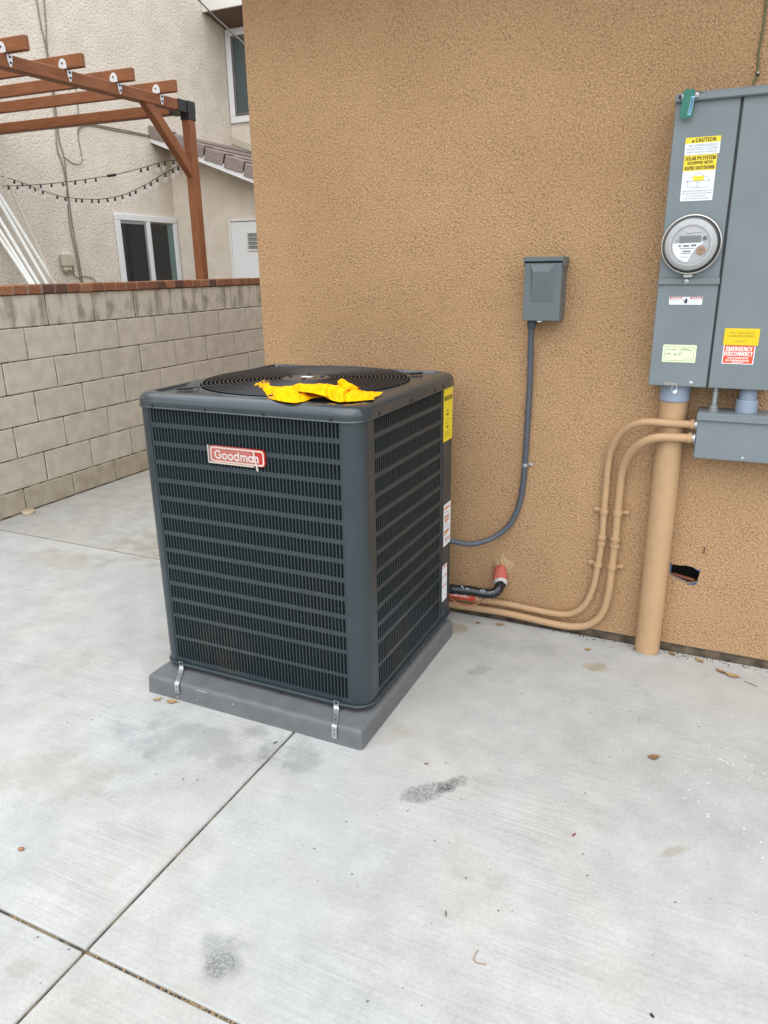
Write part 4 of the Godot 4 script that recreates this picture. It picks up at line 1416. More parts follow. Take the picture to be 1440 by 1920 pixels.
func yellow_cloth() -> void:
	var b := MB.new()
	fold(b, [Vector3(0.513, 1.1200, 0.818), Vector3(0.567, 1.1190, 0.858), Vector3(0.666, 1.1165, 0.970), Vector3(0.740, 1.1150, 1.010), Vector3(0.780, 1.1120, 1.014), Vector3(0.799, 1.1155, 0.992), Vector3(0.800, 1.1165, 0.948), Vector3(0.815, 1.1165, 0.922), Vector3(0.832, 1.1165, 0.898)],
		[Vector3(0.465, 1.1235, 0.748), Vector3(0.519, 1.1290, 0.788), Vector3(0.609, 1.1400, 0.906), Vector3(0.710, 1.1510, 0.950), Vector3(0.744, 1.1560, 0.955), Vector3(0.745, 1.1530, 0.924), Vector3(0.760, 1.1350, 0.878), Vector3(0.780, 1.1280, 0.852), Vector3(0.800, 1.1240, 0.828)], 0.007, 0.09, 5)
	fold(b, [Vector3(0.728, 1.1400, 0.955), Vector3(0.772, 1.1410, 0.957), Vector3(0.797, 1.1395, 0.955), Vector3(0.832, 1.1345, 0.953), Vector3(0.857, 1.1290, 0.950), Vector3(0.858, 1.1200, 0.935), Vector3(0.910, 1.1180, 0.968), Vector3(0.926, 1.1180, 0.954), Vector3(0.908, 1.1235, 0.895)],
		[Vector3(0.703, 1.1425, 0.900), Vector3(0.727, 1.1530, 0.900), Vector3(0.763, 1.1525, 0.900), Vector3(0.804, 1.1570, 0.900), Vector3(0.831, 1.1570, 0.900), Vector3(0.845, 1.1520, 0.885), Vector3(0.888, 1.1545, 0.905), Vector3(0.904, 1.1480, 0.900), Vector3(0.890, 1.1330, 0.850)], 0.010, 0.10, 6)
	fold(b, [Vector3(0.905, 1.1180, 0.935), Vector3(0.931, 1.1175, 0.952), Vector3(0.951, 1.1175, 0.942), Vector3(0.964, 1.1175, 0.924), Vector3(0.978, 1.1175, 0.907), Vector3(0.992, 1.1175, 0.888)],
		[Vector3(0.899, 1.1270, 0.889), Vector3(0.921, 1.1410, 0.902), Vector3(0.935, 1.1415, 0.892), Vector3(0.945, 1.1350, 0.874), Vector3(0.960, 1.1310, 0.857), Vector3(0.978, 1.1190, 0.852)], 0.008, 0.08, 7)
	fold(b, [Vector3(0.838, 1.1430, 0.862), Vector3(0.868, 1.1420, 0.864), Vector3(0.891, 1.1370, 0.864), Vector3(0.915, 1.1360, 0.860)],
		[Vector3(0.848, 1.1520, 0.846), Vector3(0.862, 1.1710, 0.848), Vector3(0.886, 1.1590, 0.846), Vector3(0.914, 1.1470, 0.846)], 0.010, 0.03, 8)
	var m := mat(Color(0.95, 0.46, 0.002), 0.9, 0.0, 0.2)
	m.rim_enabled = true
	m.rim = 0.12
	m.heightmap_enabled = true
	m.heightmap_texture = tex(256, noise(256, 5.0, 2, 91))
	m.heightmap_scale = 0.06
	m.uv1_triplanar = true
	m.uv1_scale = Vector3.ONE * 9.0
	single("yellow_cloth", "crumpled yellow cleaning cloth lying on top of the condenser", "cloth", b, m, Vector3(0.76, 1.116, 0.92))

# ---------------------------------------------------------------- electrical gear
func service_panel() -> void:
	var R := Vector3.RIGHT
	var U := Vector3.UP
	var P := thing("electrical_service_panel", "tall grey electrical meter panel mounted on the tan wall", "electrical panel", Vector3(1.91, 1.09, 0))
	var z := 0.13
	var b := MB.new()
	b.box(Vector3(1.915, 1.545, 0.062), Vector3(0.390, 0.90, 0.122), 0.003)
	part(P, "enclosure", b, M.panel_gap)
	b = MB.new()
	b.box(Vector3(1.8125, 1.724, z - 0.006), Vector3(0.1895, 0.536, 0.012), 0.0025)
	b.box(Vector3(1.7205, 1.545, 0.062), Vector3(0.005, 0.90, 0.123), 0.001)
	part(P, "meter_cover", b, M.panel_grey)
	b = MB.new()
	b.box(Vector3(1.8130, 1.2655, z - 0.006), Vector3(0.1905, 0.3487, 0.012), 0.0025)
	part(P, "lower_cover", b, M.panel_grey)
	b = MB.new()
	b.box(Vector3(1.8135, 1.4435, z + 0.001), Vector3(0.1960, 0.0225, 0.014), 0.004)
	b.box(Vector3(1.8135, 1.4535, z - 0.001), Vector3(0.1920, 0.008, 0.006), 0.002)
	var fl := part(P, "cover_flange", b, M.panel_grey)
	screw(fl, Vector3(1.808, 1.4445, z + 0.008), Vector3(0, 0, 1), 0.006, M.zinc)
	screw(fl, Vector3(1.797, 1.4435, z + 0.008), Vector3(0, 0, 1), 0.0018, M.hole, "drill_hole")
	b = MB.new()
	b.box(Vector3(2.0130, 1.5405, z - 0.006), Vector3(0.1960, 0.8990, 0.012), 0.0025)
	b.box(Vector3(2.1085, 1.5405, 0.062), Vector3(0.005, 0.899, 0.123), 0.001)
	part(P, "breaker_door", b, M.panel_grey)
	# rain lip along the top
	b = MB.new()
	b.box(Vector3(1.916, 1.9975, 0.073), Vector3(0.402, 0.020, 0.146), 0.003)
	b.box(Vector3(1.916, 2.014, 0.050), Vector3(0.402, 0.016, 0.09), 0.003)
	part(P, "rain_lip", b, M.panel_grey)
	screw(P, Vector3(1.858, 1.105, z), Vector3(0, 0, 1), 0.006, M.zinc, "cover_screw")
	b = MB.new()
	b.box(Vector3(1.792, 1.098, z + 0.002), Vector3(0.050, 0.011, 0.006), 0.002)
	var hp := part(P, "hasp", b, mat(Color(0.33, 0.32, 0.31), 0.4, 0.6))
	b = MB.new()
	b.tube(spline([Vector3(1.801, 1.096, z + 0.006), Vector3(1.798, 1.080, z + 0.009), Vector3(1.806, 1.070, z + 0.010), Vector3(1.815, 1.080, z + 0.009), Vector3(1.812, 1.096, z + 0.006)], 4), 0.0012, 6)
	part(hp, "seal_wire", b, M.zinc)
	b = MB.new()
	b.bar(Vector3(1.805, 1.068, z + 0.010), Vector3(1.816, 1.078, z + 0.012), 0.006, 0.011, 0.002)
	part(hp, "seal_tag", b, mat(Color(0.75, 0.77, 0.78), 0.4))
	# meter
	var mc := Vector3(1.8105, 1.5605, 0)
	var D := Vector3(0, 0, 1)
	b = MB.new()
	b.lathe([Vector2(0.0855, z), Vector2(0.0915, z), Vector2(0.0945, z + 0.003), Vector2(0.0948, z + 0.020), Vector2(0.0925, z + 0.0245), Vector2(0.0890, z + 0.0250), Vector2(0.0855, z + 0.021), Vector2(0.0855, z)], mc, D, 64, true)
	b.box(mc + Vector3(0, -0.0985, z + 0.012), Vector3(0.030, 0.012, 0.018), 0.003)
	var meter := part(P, "meter", b, mat(Color(0.55, 0.54, 0.52), 0.28, 0.9))
	b = MB.new()
	b.lathe([Vector2(0.0862, z + 0.002), Vector2(0.0862, z + 0.030), Vector2(0.0822, z + 0.032), Vector2(0.080, z + 0.010)], mc, D, 64)
	part(meter, "gasket", b, mat(Color(0.018, 0.017, 0.018), 0.5))
	b = MB.new()
	b.lathe([Vector2(0.0795, z + 0.012), Vector2(0.0795, z + 0.045), Vector2(0.074, z + 0.047), Vector2(0.0735, z + 0.052), Vector2(0.068, z + 0.0525), Vector2(0.0675, z + 0.058), Vector2(0.0600, z + 0.0585), Vector2(0.0585, z + 0.050), Vector2(0.0, z + 0.050)], mc, D, 64)
	part(meter, "meter_body", b, mat(Color(0.37, 0.385, 0.395), 0.42))
	b = MB.new()
	b.prism(circle(0.0580, 48), mc + Vector3(0, 0, z + 0.0505), R, U, 0.001)
	part(meter, "dial", b, mat(Color(0.37, 0.375, 0.395), 0.5))
	var zf := z + 0.0522
	b = MB.new()
	var card := PackedVector2Array([Vector2(-0.0552, 0.003), Vector2(0.040, 0.006), Vector2(0.018, -0.012), Vector2(0.003, -0.036), Vector2(-0.004, -0.0552)])
	for k in 9:
		var a := deg_to_rad(265 - 10 * k)
		card.append(Vector2(cos(a), sin(a)) * 0.0552)
	b.prism(card, mc + Vector3(0, 0, zf - 0.0002), R, U, 0.0006)
	part(meter, "rating_card", b, M.label_white)
	b = MB.new()
	b.box(mc + Vector3(-0.003, 0.0165, zf + 0.001), Vector3(0.066, 0.0205, 0.004), 0.001)
	part(meter, "display", b, mat(Color(0.085, 0.11, 0.095), 0.25))
	strokes(meter, "print", [[-0.016, 0.034, 0.030, 0.036, 0.0022], [-0.036, -0.0045, -0.029, -0.0045, 0.006], [-0.022, -0.0045, -0.004, -0.0045, 0.0055], [0.002, -0.0035, 0.018, -0.003, 0.0060], [-0.032, -0.0125, 0.013, -0.0120, 0.0022], [-0.022, -0.021, 0.002, -0.0205, 0.004], [-0.026, -0.0275, 0.003, -0.0270, 0.0024], [-0.026, -0.038, -0.004, -0.0395, 0.0016], [-0.044, 0.016, -0.044, 0.008, 0.004]], mc + Vector3(0, 0, zf + 0.0006), R, U, M.ink_grey)
	strokes(meter, "digits", [[-0.026, 0.012, -0.026, 0.021, 0.0018], [-0.020, 0.012, -0.020, 0.021, 0.0018], [-0.010, 0.012, -0.010, 0.021, 0.0018], [-0.004, 0.021, 0.002, 0.021, 0.0018], [0.008, 0.012, 0.008, 0.021, 0.0018], [0.013, 0.016, 0.019, 0.016, 0.0018]], mc + Vector3(0, 0, zf + 0.0034), R, U, mat(Color(0.03, 0.04, 0.035), 0.3))
	b = MB.new()
	b.lathe([Vector2(0.0062, 0.0), Vector2(0.0062, 0.003), Vector2(0.0, 0.0034)], mc + Vector3(0.0415, 0.0185, zf), D, 16)
	part(meter, "sensor", b, mat(Color(0.01, 0.012, 0.015), 0.25))
	b = MB.new()
	b.lathe([Vector2(0.0140, 0.0), Vector2(0.0140, 0.003), Vector2(0.0125, 0.004), Vector2(0.0, 0.004)], mc + Vector3(0.0335, -0.0190, zf), D, 24)
	var port := part(meter, "optical_port", b, mat(Color(0.30, 0.165, 0.085), 0.45))
	b = MB.new()
	for s in [-1, 1]:
		b.lathe([Vector2(0.0026, 0.0), Vector2(0.0, 0.0004)], mc + Vector3(0.0335 + s * 0.0042, -0.0175, zf + 0.0041), D, 10)
	part(meter, "port_hole", b, M.hole)
	b = MB.new()
	b.lathe([Vector2(0.0830, z + 0.020), Vector2(0.0825, z + 0.060), Vector2(0.0805, z + 0.070), Vector2(0.076, z + 0.0765), Vector2(0.069, z + 0.080), Vector2(0.0, z + 0.0815)], mc, D, 64, true)
	part(meter, "glass_cover", b, glass(0.06))
	# printed labels; frames start at each lower left corner
	var o := Vector3(1.7590, 1.8330, z + 0.0003)
	var t := Vector3(0, 0, 0.0012)
	var L := sheet(P, "caution_label", o, R, U, 0.104, 0.051, M.label_white)
	b = MB.new()
	b.prism(PackedVector2Array([Vector2(0, 0.0335), Vector2(0.104, 0.0335), Vector2(0.104, 0.051), Vector2(0, 0.051)]), o + Vector3(0, 0, 0.0009), R, U)
	part(L, "yellow_band", b, M.label_yellow)
	letter(L, "lettering", [["CAUTION", 0.030, 0.090, 0.0365, 0.0480]], o + t, R, U, mat(Color(0.06, 0.05, 0.01), 0.6))
	b = MB.new()
	b.prism(PackedVector2Array([Vector2(0.018, 0.0365), Vector2(0.0275, 0.0365), Vector2(0.0227, 0.0455)]), o + t, R, U)
	part(L, "warning_triangle", b, M.ink)
	letter(L, "fine_lettering", [["TRI POWER SOURCES", 0.010, 0.096, 0.0240, 0.0300], ["SECOND SOURCE IS A BATTERY", 0.007, 0.097, 0.0130, 0.0175], ["THIRD SOURCE IS PV INVERTER", 0.007, 0.097, 0.0050, 0.0095]], o + t, R, U, M.ink_grey, false)
	strokes(L, "rule", [[0.002, 0.0208, 0.102, 0.0208, 0.0008]], o + t, R, U, M.ink_grey)
	o = Vector3(1.7600, 1.6955, z + 0.0008)
	var Ls := sheet(P, "solar_shutdown_label", o, R, U, 0.098, 0.1365, M.label_white)
	b = MB.new()
	b.prism(PackedVector2Array([Vector2(0, 0.0900), Vector2(0.098, 0.0900), Vector2(0.098, 0.1365), Vector2(0, 0.1365)]), o + Vector3(0, 0, 0.0009), R, U)
	part(Ls, "yellow_band", b, M.label_yellow)
	letter(Ls, "lettering", [["SOLAR PV SYSTEM", 0.004, 0.094, 0.1215, 0.1325], ["EQUIPPED WITH", 0.012, 0.086, 0.1075, 0.1180], ["RAPID SHUTDOWN", 0.005, 0.093, 0.0932, 0.1040]], o + t, R, U, mat(Color(0.05, 0.04, 0.01), 0.6))
	strokes(Ls, "house_drawing", [[0.018, 0.040, 0.018, 0.059, 0.0011], [0.080, 0.040, 0.080, 0.060, 0.0009], [0.018, 0.040, 0.080, 0.040, 0.0009], [0.014, 0.059, 0.086, 0.060, 0.0009], [0.014, 0.059, 0.049, 0.086, 0.0009], [0.049, 0.086, 0.086, 0.060, 0.0009], [0.046, 0.041, 0.046, 0.055, 0.0009], [0.053, 0.041, 0.053, 0.055, 0.0009], [0.046, 0.055, 0.053, 0.055, 0.0009]], o + t, R, U, M.ink_grey)
	b = MB.new()
	b.prism(PackedVector2Array([Vector2(0.033, 0.0605), Vector2(0.066, 0.0605), Vector2(0.066, 0.0745), Vector2(0.033, 0.0745)]), o + t * 1.3, R, U)
	part(Ls, "yellow_square", b, M.label_yellow)
	letter(Ls, "fine_lettering", [["TURN RAPID SHUTDOWN SWITCH TO", 0.004, 0.094, 0.0275, 0.0320], ["THE \"OFF\" POSITION TO SHUT DOWN", 0.004, 0.094, 0.0200, 0.0245], ["PV SYSTEM AND REDUCE", 0.017, 0.080, 0.0125, 0.0168], ["SHOCK HAZARD IN THE ARRAY", 0.010, 0.088, 0.0050, 0.0093]], o + t, R, U, M.ink_grey, false)
	o = Vector3(1.7590, 1.3685, z + 0.0003)
	var Ld := sheet(P, "danger_label", o, R, U, 0.105, 0.0255, M.label_white, 0.0008, 0.001)
	b = MB.new()
	for q in [[0.002, 0.041], [0.066, 0.1035]]:
		b.prism(PackedVector2Array([Vector2(q[0], 0.0190), Vector2(q[1], 0.0190), Vector2(q[1], 0.0248), Vector2(q[0], 0.0248)]), o + Vector3(0, 0, 0.0009), R, U)
	part(Ld, "red_stripe", b, mat(Color(0.50, 0.03, 0.03), 0.5))
	letter(Ld, "lettering", [["DANGER", 0.014, 0.037, 0.0202, 0.0238], ["PELIGRO", 0.078, 0.100, 0.0202, 0.0238]], o + t, R, U, M.ink_white)
	b = MB.new()
	for q in [0.0075, 0.0715]:
		b.prism(PackedVector2Array([Vector2(q, 0.0200), Vector2(q + 0.0050, 0.0200), Vector2(q + 0.0025, 0.0243)]), o + t, R, U)
	part(Ld, "warning_triangle", b, M.ink_white)
	b = MB.new()
	b.prism(PackedVector2Array([Vector2(0.0505, 0.004), Vector2(0.0565, 0.004), Vector2(0.0585, 0.009), Vector2(0.0585, 0.017), Vector2(0.0560, 0.0200), Vector2(0.0530, 0.0215), Vector2(0.0515, 0.016), Vector2(0.0490, 0.013), Vector2(0.0485, 0.008)]), o + t, R, U)
	b.prism(PackedVector2Array([Vector2(0.0450, 0.0125), Vector2(0.0480, 0.0125), Vector2(0.0470, 0.0190), Vector2(0.0450, 0.0190)]), o + t, R, U)
	part(Ld, "hand_symbol", b, mat(Color(0.02, 0.03, 0.06), 0.6))
	strokes(Ld, "print", [[0.003, 0.0155, 0.036, 0.0155, 0.0012], [0.003, 0.0125, 0.030, 0.0125, 0.0012], [0.003, 0.0055, 0.038, 0.0055, 0.0010], [0.066, 0.0155, 0.098, 0.0155, 0.0012], [0.066, 0.0125, 0.092, 0.0125, 0.0012], [0.066, 0.0055, 0.100, 0.0055, 0.0010]], o + t, R, U, mat(Color(0.45, 0.48, 0.52), 0.6))
	o = Vector3(1.7550, 1.1745, z + 0.0003)
	var Lg := sheet(P, "pale_green_label", o, R, U, 0.109, 0.060, M.label_green, 0.0008, 0.004)
	strokes(Lg, "border", [[0.007, 0.006, 0.102, 0.006, 0.0009], [0.007, 0.053, 0.102, 0.053, 0.0009], [0.007, 0.006, 0.007, 0.053, 0.0009], [0.102, 0.006, 0.102, 0.053, 0.0009]], o + t, R, U, M.ink)
	strokes(Lg, "print", [[0.013, 0.044, 0.018, 0.044, 0.005], [0.020, 0.044, 0.045, 0.044, 0.0028], [0.060, 0.047, 0.085, 0.047, 0.0026], [0.053, 0.0425, 0.096, 0.0425, 0.0026], [0.012, 0.030, 0.028, 0.028, 0.004], [0.038, 0.027, 0.046, 0.027, 0.006], [0.050, 0.032, 0.068, 0.032, 0.002], [0.050, 0.026, 0.060, 0.026, 0.003], [0.070, 0.013, 0.098, 0.012, 0.0012]], o + t, R, U, mat(Color(0.30, 0.34, 0.24), 0.6))
	o = Vector3(1.9450, 1.2385, z + 0.0003)
	var Ly := sheet(P, "yellow_disconnect_plate", o, R, U, 0.107, 0.0548, M.plate_yellow, 0.0022, 0.0015)
	letter(Ly, "lettering", [["F.D. - ELECTRICAL", 0.020, 0.092, 0.0370, 0.0430], ["FLOW DISCONNECT", 0.015, 0.096, 0.0270, 0.0330], ["# 1 OF 3", 0.037, 0.070, 0.0095, 0.0155]], o + Vector3(0, 0, 0.0027), R, U, M.ink_olive, false)
	o = Vector3(1.9475, 1.1755, z + 0.0003)
	var Lr := sheet(P, "emergency_label", o, R, U, 0.0975, 0.0630, M.label_white, 0.0008, 0.001)
	b = MB.new()
	b.prism(PackedVector2Array([Vector2(0.003, 0.0025), Vector2(0.0945, 0.0025), Vector2(0.0945, 0.0625), Vector2(0.003, 0.0625)]), o + Vector3(0, 0, 0.0009), R, U)
	part(Lr, "red_field", b, M.label_red)
	letter(Lr, "lettering", [["EMERGENCY", 0.009, 0.0895, 0.0440, 0.0575], ["DISCONNECT", 0.0055, 0.0915, 0.0275, 0.0410], ["DESCONEXION", 0.017, 0.080, 0.0180, 0.0235], ["DE EMERGENCIA", 0.012, 0.083, 0.0090, 0.0150]], o + t, R, U, M.ink_white)
	strokes(Lr, "rule", [[0.030, 0.0055, 0.066, 0.0055, 0.0016]], o + t, R, U, M.ink_white)
	# green tag that hangs from the panel's corner
	var gt := thing("green_tag", "green plastic tag with a blue strip on the panel's top corner", "tag", Vector3(1.755, 1.94, 0.15))
	b = MB.new()
	b.prism(PackedVector2Array([Vector2(1.741, 2.017), Vector2(1.748, 2.022), Vector2(1.757, 2.018), Vector2(1.767, 2.021), Vector2(1.774, 2.012), Vector2(1.7735, 1.975), Vector2(1.770, 1.941), Vector2(1.752, 1.9365), Vector2(1.7335, 1.943), Vector2(1.7375, 1.98)]), Vector3(0, 0, 0.150), R, U, 0.004)
	var gm := mat(Color(0.012, 0.15, 0.105), 0.25)
	part(gt, "tag_body", b, gm)
	b = MB.new()
	var su := Vector3(0.140, 0.99, 0).normalized()     # the strip's writing runs up the tag
	var sv := Vector3(-0.99, 0.140, 0).normalized()
	var s0 := Vector3(1.7668, 1.9455, 0.1545)
	b.prism(PackedVector2Array([Vector2(0, 0), Vector2(0.053, 0), Vector2(0.053, 0.0095), Vector2(0, 0.0095)]), s0, su, sv, 0.0004)
	var st := part(gt, "blue_strip", b, mat(Color(0.22, 0.46, 0.62), 0.4))
	letter(st, "lettering", [["CONNER", 0.005, 0.048, 0.002, 0.0078]], s0 + Vector3(0, 0, 0.0009), su, sv, mat(Color(0.015, 0.05, 0.16), 0.5))
	b = MB.new()
	b.box(Vector3(1.757, 2.0015, 0.149), Vector3(0.058, 0.012, 0.004), 0.001)
	part(gt, "clip", b, M.zinc)
	screw(gt, Vector3(1.7795, 2.003, 0.151), Vector3(0, 0, 1), 0.0045, M.zinc)
	screw(gt, Vector3(1.731, 2.001, 0.151), Vector3(0, 0, 1), 0.0045, M.bolt_black)
	b = MB.new()
	b.tube(spline([Vector3(1.771, 2.012, 0.152), Vector3(1.783, 2.009, 0.152), Vector3(1.795, 2.0085, 0.147)], 4), 0.0011, 5)
	part(gt, "tie_wire", b, M.cable_dark)

	# wireway box below, with the nipples that join it to the panel
	var g := thing("wireway_box", "wide grey wireway box below the meter panel, fed by two tan conduits", "junction box", Vector3(2.2, 0.84, 0))
	b = MB.new()
	b.box(Vector3(2.194, 0.9185, 0.058), Vector3(0.600, 0.160, 0.116), 0.002)
	part(g, "body", b, M.panel_grey)
	b = MB.new()
	b.box(Vector3(2.195, 0.9105, 0.119), Vector3(0.598, 0.144, 0.008), 0.002)
	part(g, "cover", b, M.panel_grey)
	b = MB.new()
	b.box(Vector3(2.194, 1.0005, 0.0665), Vector3(0.606, 0.006, 0.133), 0.0015)
	b.box(Vector3(2.194, 0.9885, 0.1305), Vector3(0.606, 0.024, 0.005), 0.0015)
	part(g, "hood", b, M.panel_grey)
	screw(g, Vector3(2.053, 0.8505, 0.123), Vector3(0, 0, 1), 0.0045, M.zinc)
	b = MB.new()
	b.lathe([Vector2(0.029, 1.003), Vector2(0.0345, 1.003), Vector2(0.0355, 1.006), Vector2(0.0355, 1.046), Vector2(0.034, 1.050), Vector2(0.0285, 1.050), Vector2(0.0285, 1.075), Vector2(0.025, 1.092)], Vector3(2.045, 0, 0.068), U, 36)
	part(g, "grey_nipple", b, M.pvc_grey)
	b = MB.new()
	b.lathe([Vector2(0.0, 1.003), Vector2(0.0195, 1.003), Vector2(0.0195, 1.010), Vector2(0.016, 1.012), Vector2(0.016, 1.024)], Vector3(1.940, 0, 0.068), U, 12)
	b.lathe([Vector2(0.0105, 1.024), Vector2(0.0105, 1.058)], Vector3(1.940, 0, 0.068), U, 16)
	b.lathe([Vector2(0.013, 1.056), Vector2(0.013, 1.072), Vector2(0.0105, 1.073), Vector2(0.0105, 1.092)], Vector3(1.940, 0, 0.068), U, 6)
	part(g, "steel_nipple", b, mat(Color(0.40, 0.42, 0.42), 0.42, 0.7))

	# fat service conduit
	var bc := thing("service_conduit", "thick tan painted vertical service conduit rising from concrete to the meter panel", "pipe", Vector3(1.8055, 0, 0.050))
	b = MB.new()
	b.lathe([Vector2(0.0475, -0.01), Vector2(0.0475, 1.034)], Vector3(1.8055, 0, 0.050), U, 40)
	part(bc, "riser", b, M.tan_pipe)
	b = MB.new()
	b.lathe([Vector2(0.0475, 1.029), Vector2(0.0500, 1.030), Vector2(0.0515, 1.033), Vector2(0.0525, 1.088), Vector2(0.049, 1.092)], Vector3(1.8055, 0, 0.053), U, 40)
	part(bc, "grey_coupling", b, M.pvc_grey)
	b = MB.new()
	var cp := []
	for q in [[0.054, 0.0003], [0.053, 0.004], [0.0485, 0.007]]:
		var row := []
		for k in 33:
			var a := -TAU * k / 32
			var wob: float = 1.0 + 0.05 * sin(a * 3.0) + 0.03 * sin(a * 7.0 + 1.0)
			row.append(Vector3(1.8055 + cos(a) * q[0] * wob, q[1], 0.050 + sin(a) * q[0] * wob))
		cp.append(row)
	b.grid(cp)
	part(bc, "mortar_collar", b, mat(Color(0.30, 0.30, 0.30), 0.9))

	# two thin bent conduits
	conduit("upper", 0.0135, [Vector3(1.878, 0.9535, 0.097), Vector3(1.821, 0.9535, 0.105), Vector3(1.780, 0.9545, 0.109), Vector3(1.737, 0.9540, 0.107), Vector3(1.699, 0.9460, 0.097), Vector3(1.661, 0.9240, 0.079), Vector3(1.624, 0.8820, 0.056), Vector3(1.600, 0.8250, 0.037), Vector3(1.5905, 0.7700, 0.026), Vector3(1.5885, 0.6900, 0.022), Vector3(1.5885, 0.565, 0.022), Vector3(1.5885, 0.44, 0.022), Vector3(1.582, 0.335, 0.022), Vector3(1.571, 0.235, 0.022), Vector3(1.546, 0.153, 0.022), Vector3(1.505, 0.105, 0.022), Vector3(1.452, 0.084, 0.022), Vector3(1.36, 0.082, 0.022), Vector3(1.186, 0.088, 0.022), Vector3(0.93, 0.080, 0.022), Vector3(0.60, 0.080, 0.022)], "thinner tan conduit leaving the wireway box, the upper of two", -1)
	conduit("lower", 0.0158, [Vector3(1.876, 0.9035, 0.097), Vector3(1.830, 0.9035, 0.107), Vector3(1.780, 0.9020, 0.1145), Vector3(1.743, 0.8910, 0.110), Vector3(1.706, 0.8660, 0.093), Vector3(1.673, 0.8220, 0.067), Vector3(1.652, 0.7710, 0.045), Vector3(1.6435, 0.7200, 0.032), Vector3(1.6420, 0.6500, 0.026), Vector3(1.6415, 0.56, 0.024), Vector3(1.6415, 0.445, 0.024), Vector3(1.638, 0.34, 0.024), Vector3(1.634, 0.22, 0.024), Vector3(1.617, 0.125, 0.024), Vector3(1.575, 0.066, 0.024), Vector3(1.515, 0.040, 0.024), Vector3(1.42, 0.034, 0.024), Vector3(1.188, 0.044, 0.024), Vector3(0.93, 0.037, 0.024), Vector3(0.60, 0.037, 0.024)], "thicker tan conduit hugging the wall foot, the lower of two", 1)

func conduit(_which: String, r: float, path: Array, label: String, side: int) -> void:
	var c := thing("tan_conduit", label, "conduit", Vector3(path[10].x, 0, 0), "tan painted conduits from the wireway box")
	var b := MB.new()
	b.tube(spline(path, 6), r, 14)
	part(c, "tube", b, M.tan_pipe)
	var X: float = 1.5885 if side < 0 else 1.6415
	var Z: float = 0.022 if side < 0 else 0.024
	for y in [0.567, 0.336]:
		var xx: float = X if y > 0.5 else (1.582 if side < 0 else 1.638)
		b = MB.new()
		b.lathe([Vector2(r, y - 0.009), Vector2(r + 0.0042, y - 0.008), Vector2(r + 0.0042, y + 0.008), Vector2(r, y + 0.009)], Vector3(xx, 0, Z), Vector3.UP, 18)
		b.box(Vector3(xx + side * (r + 0.013), y, 0.009), Vector3(0.030, 0.016, 0.014), 0.003)
		var s := part(c, "strap", b, M.tan_pipe)
		screw(s, Vector3(xx + side * (r + 0.018), y, 0.016), Vector3(0, 0, 1), 0.005, M.tan_pipe)
	b = MB.new()
	var cr := r + 0.0058
	b.lathe([Vector2(r, 0.424), Vector2(cr, 0.425), Vector2(cr, 0.438), Vector2(r + 0.0005, 0.4385), Vector2(r + 0.0005, 0.4425), Vector2(cr - 0.0012, 0.443), Vector2(cr - 0.0012, 0.447), Vector2(r + 0.0005, 0.4475), Vector2(r + 0.0005, 0.4515), Vector2(cr, 0.452), Vector2(cr, 0.464), Vector2(r, 0.465)], Vector3(X, 0, Z), Vector3.UP, 8)
	part(c, "coupling", b, M.tan_pipe)
	# box connector: painted nut, then the bare locknut
	var e: Vector3 = path[0]
	b = MB.new()
	b.lathe([Vector2(r, -0.008), Vector2(r + 0.0045, -0.007), Vector2(r + 0.0045, 0.006), Vector2(r + 0.002, 0.007), Vector2(r + 0.002, 0.008)], e, Vector3.RIGHT, 8)
	part(c, "connector", b, M.tan_pipe)
	b = MB.new()
	b.lathe([Vector2(r, 0.008), Vector2(r + 0.001, 0.008), Vector2(r + 0.001, 0.013), Vector2(r + 0.006, 0.0132), Vector2(r + 0.006, 0.0165), Vector2(r, 0.0168)], e, Vector3.RIGHT, 14)
	part(c, "locknut", b, M.zinc)

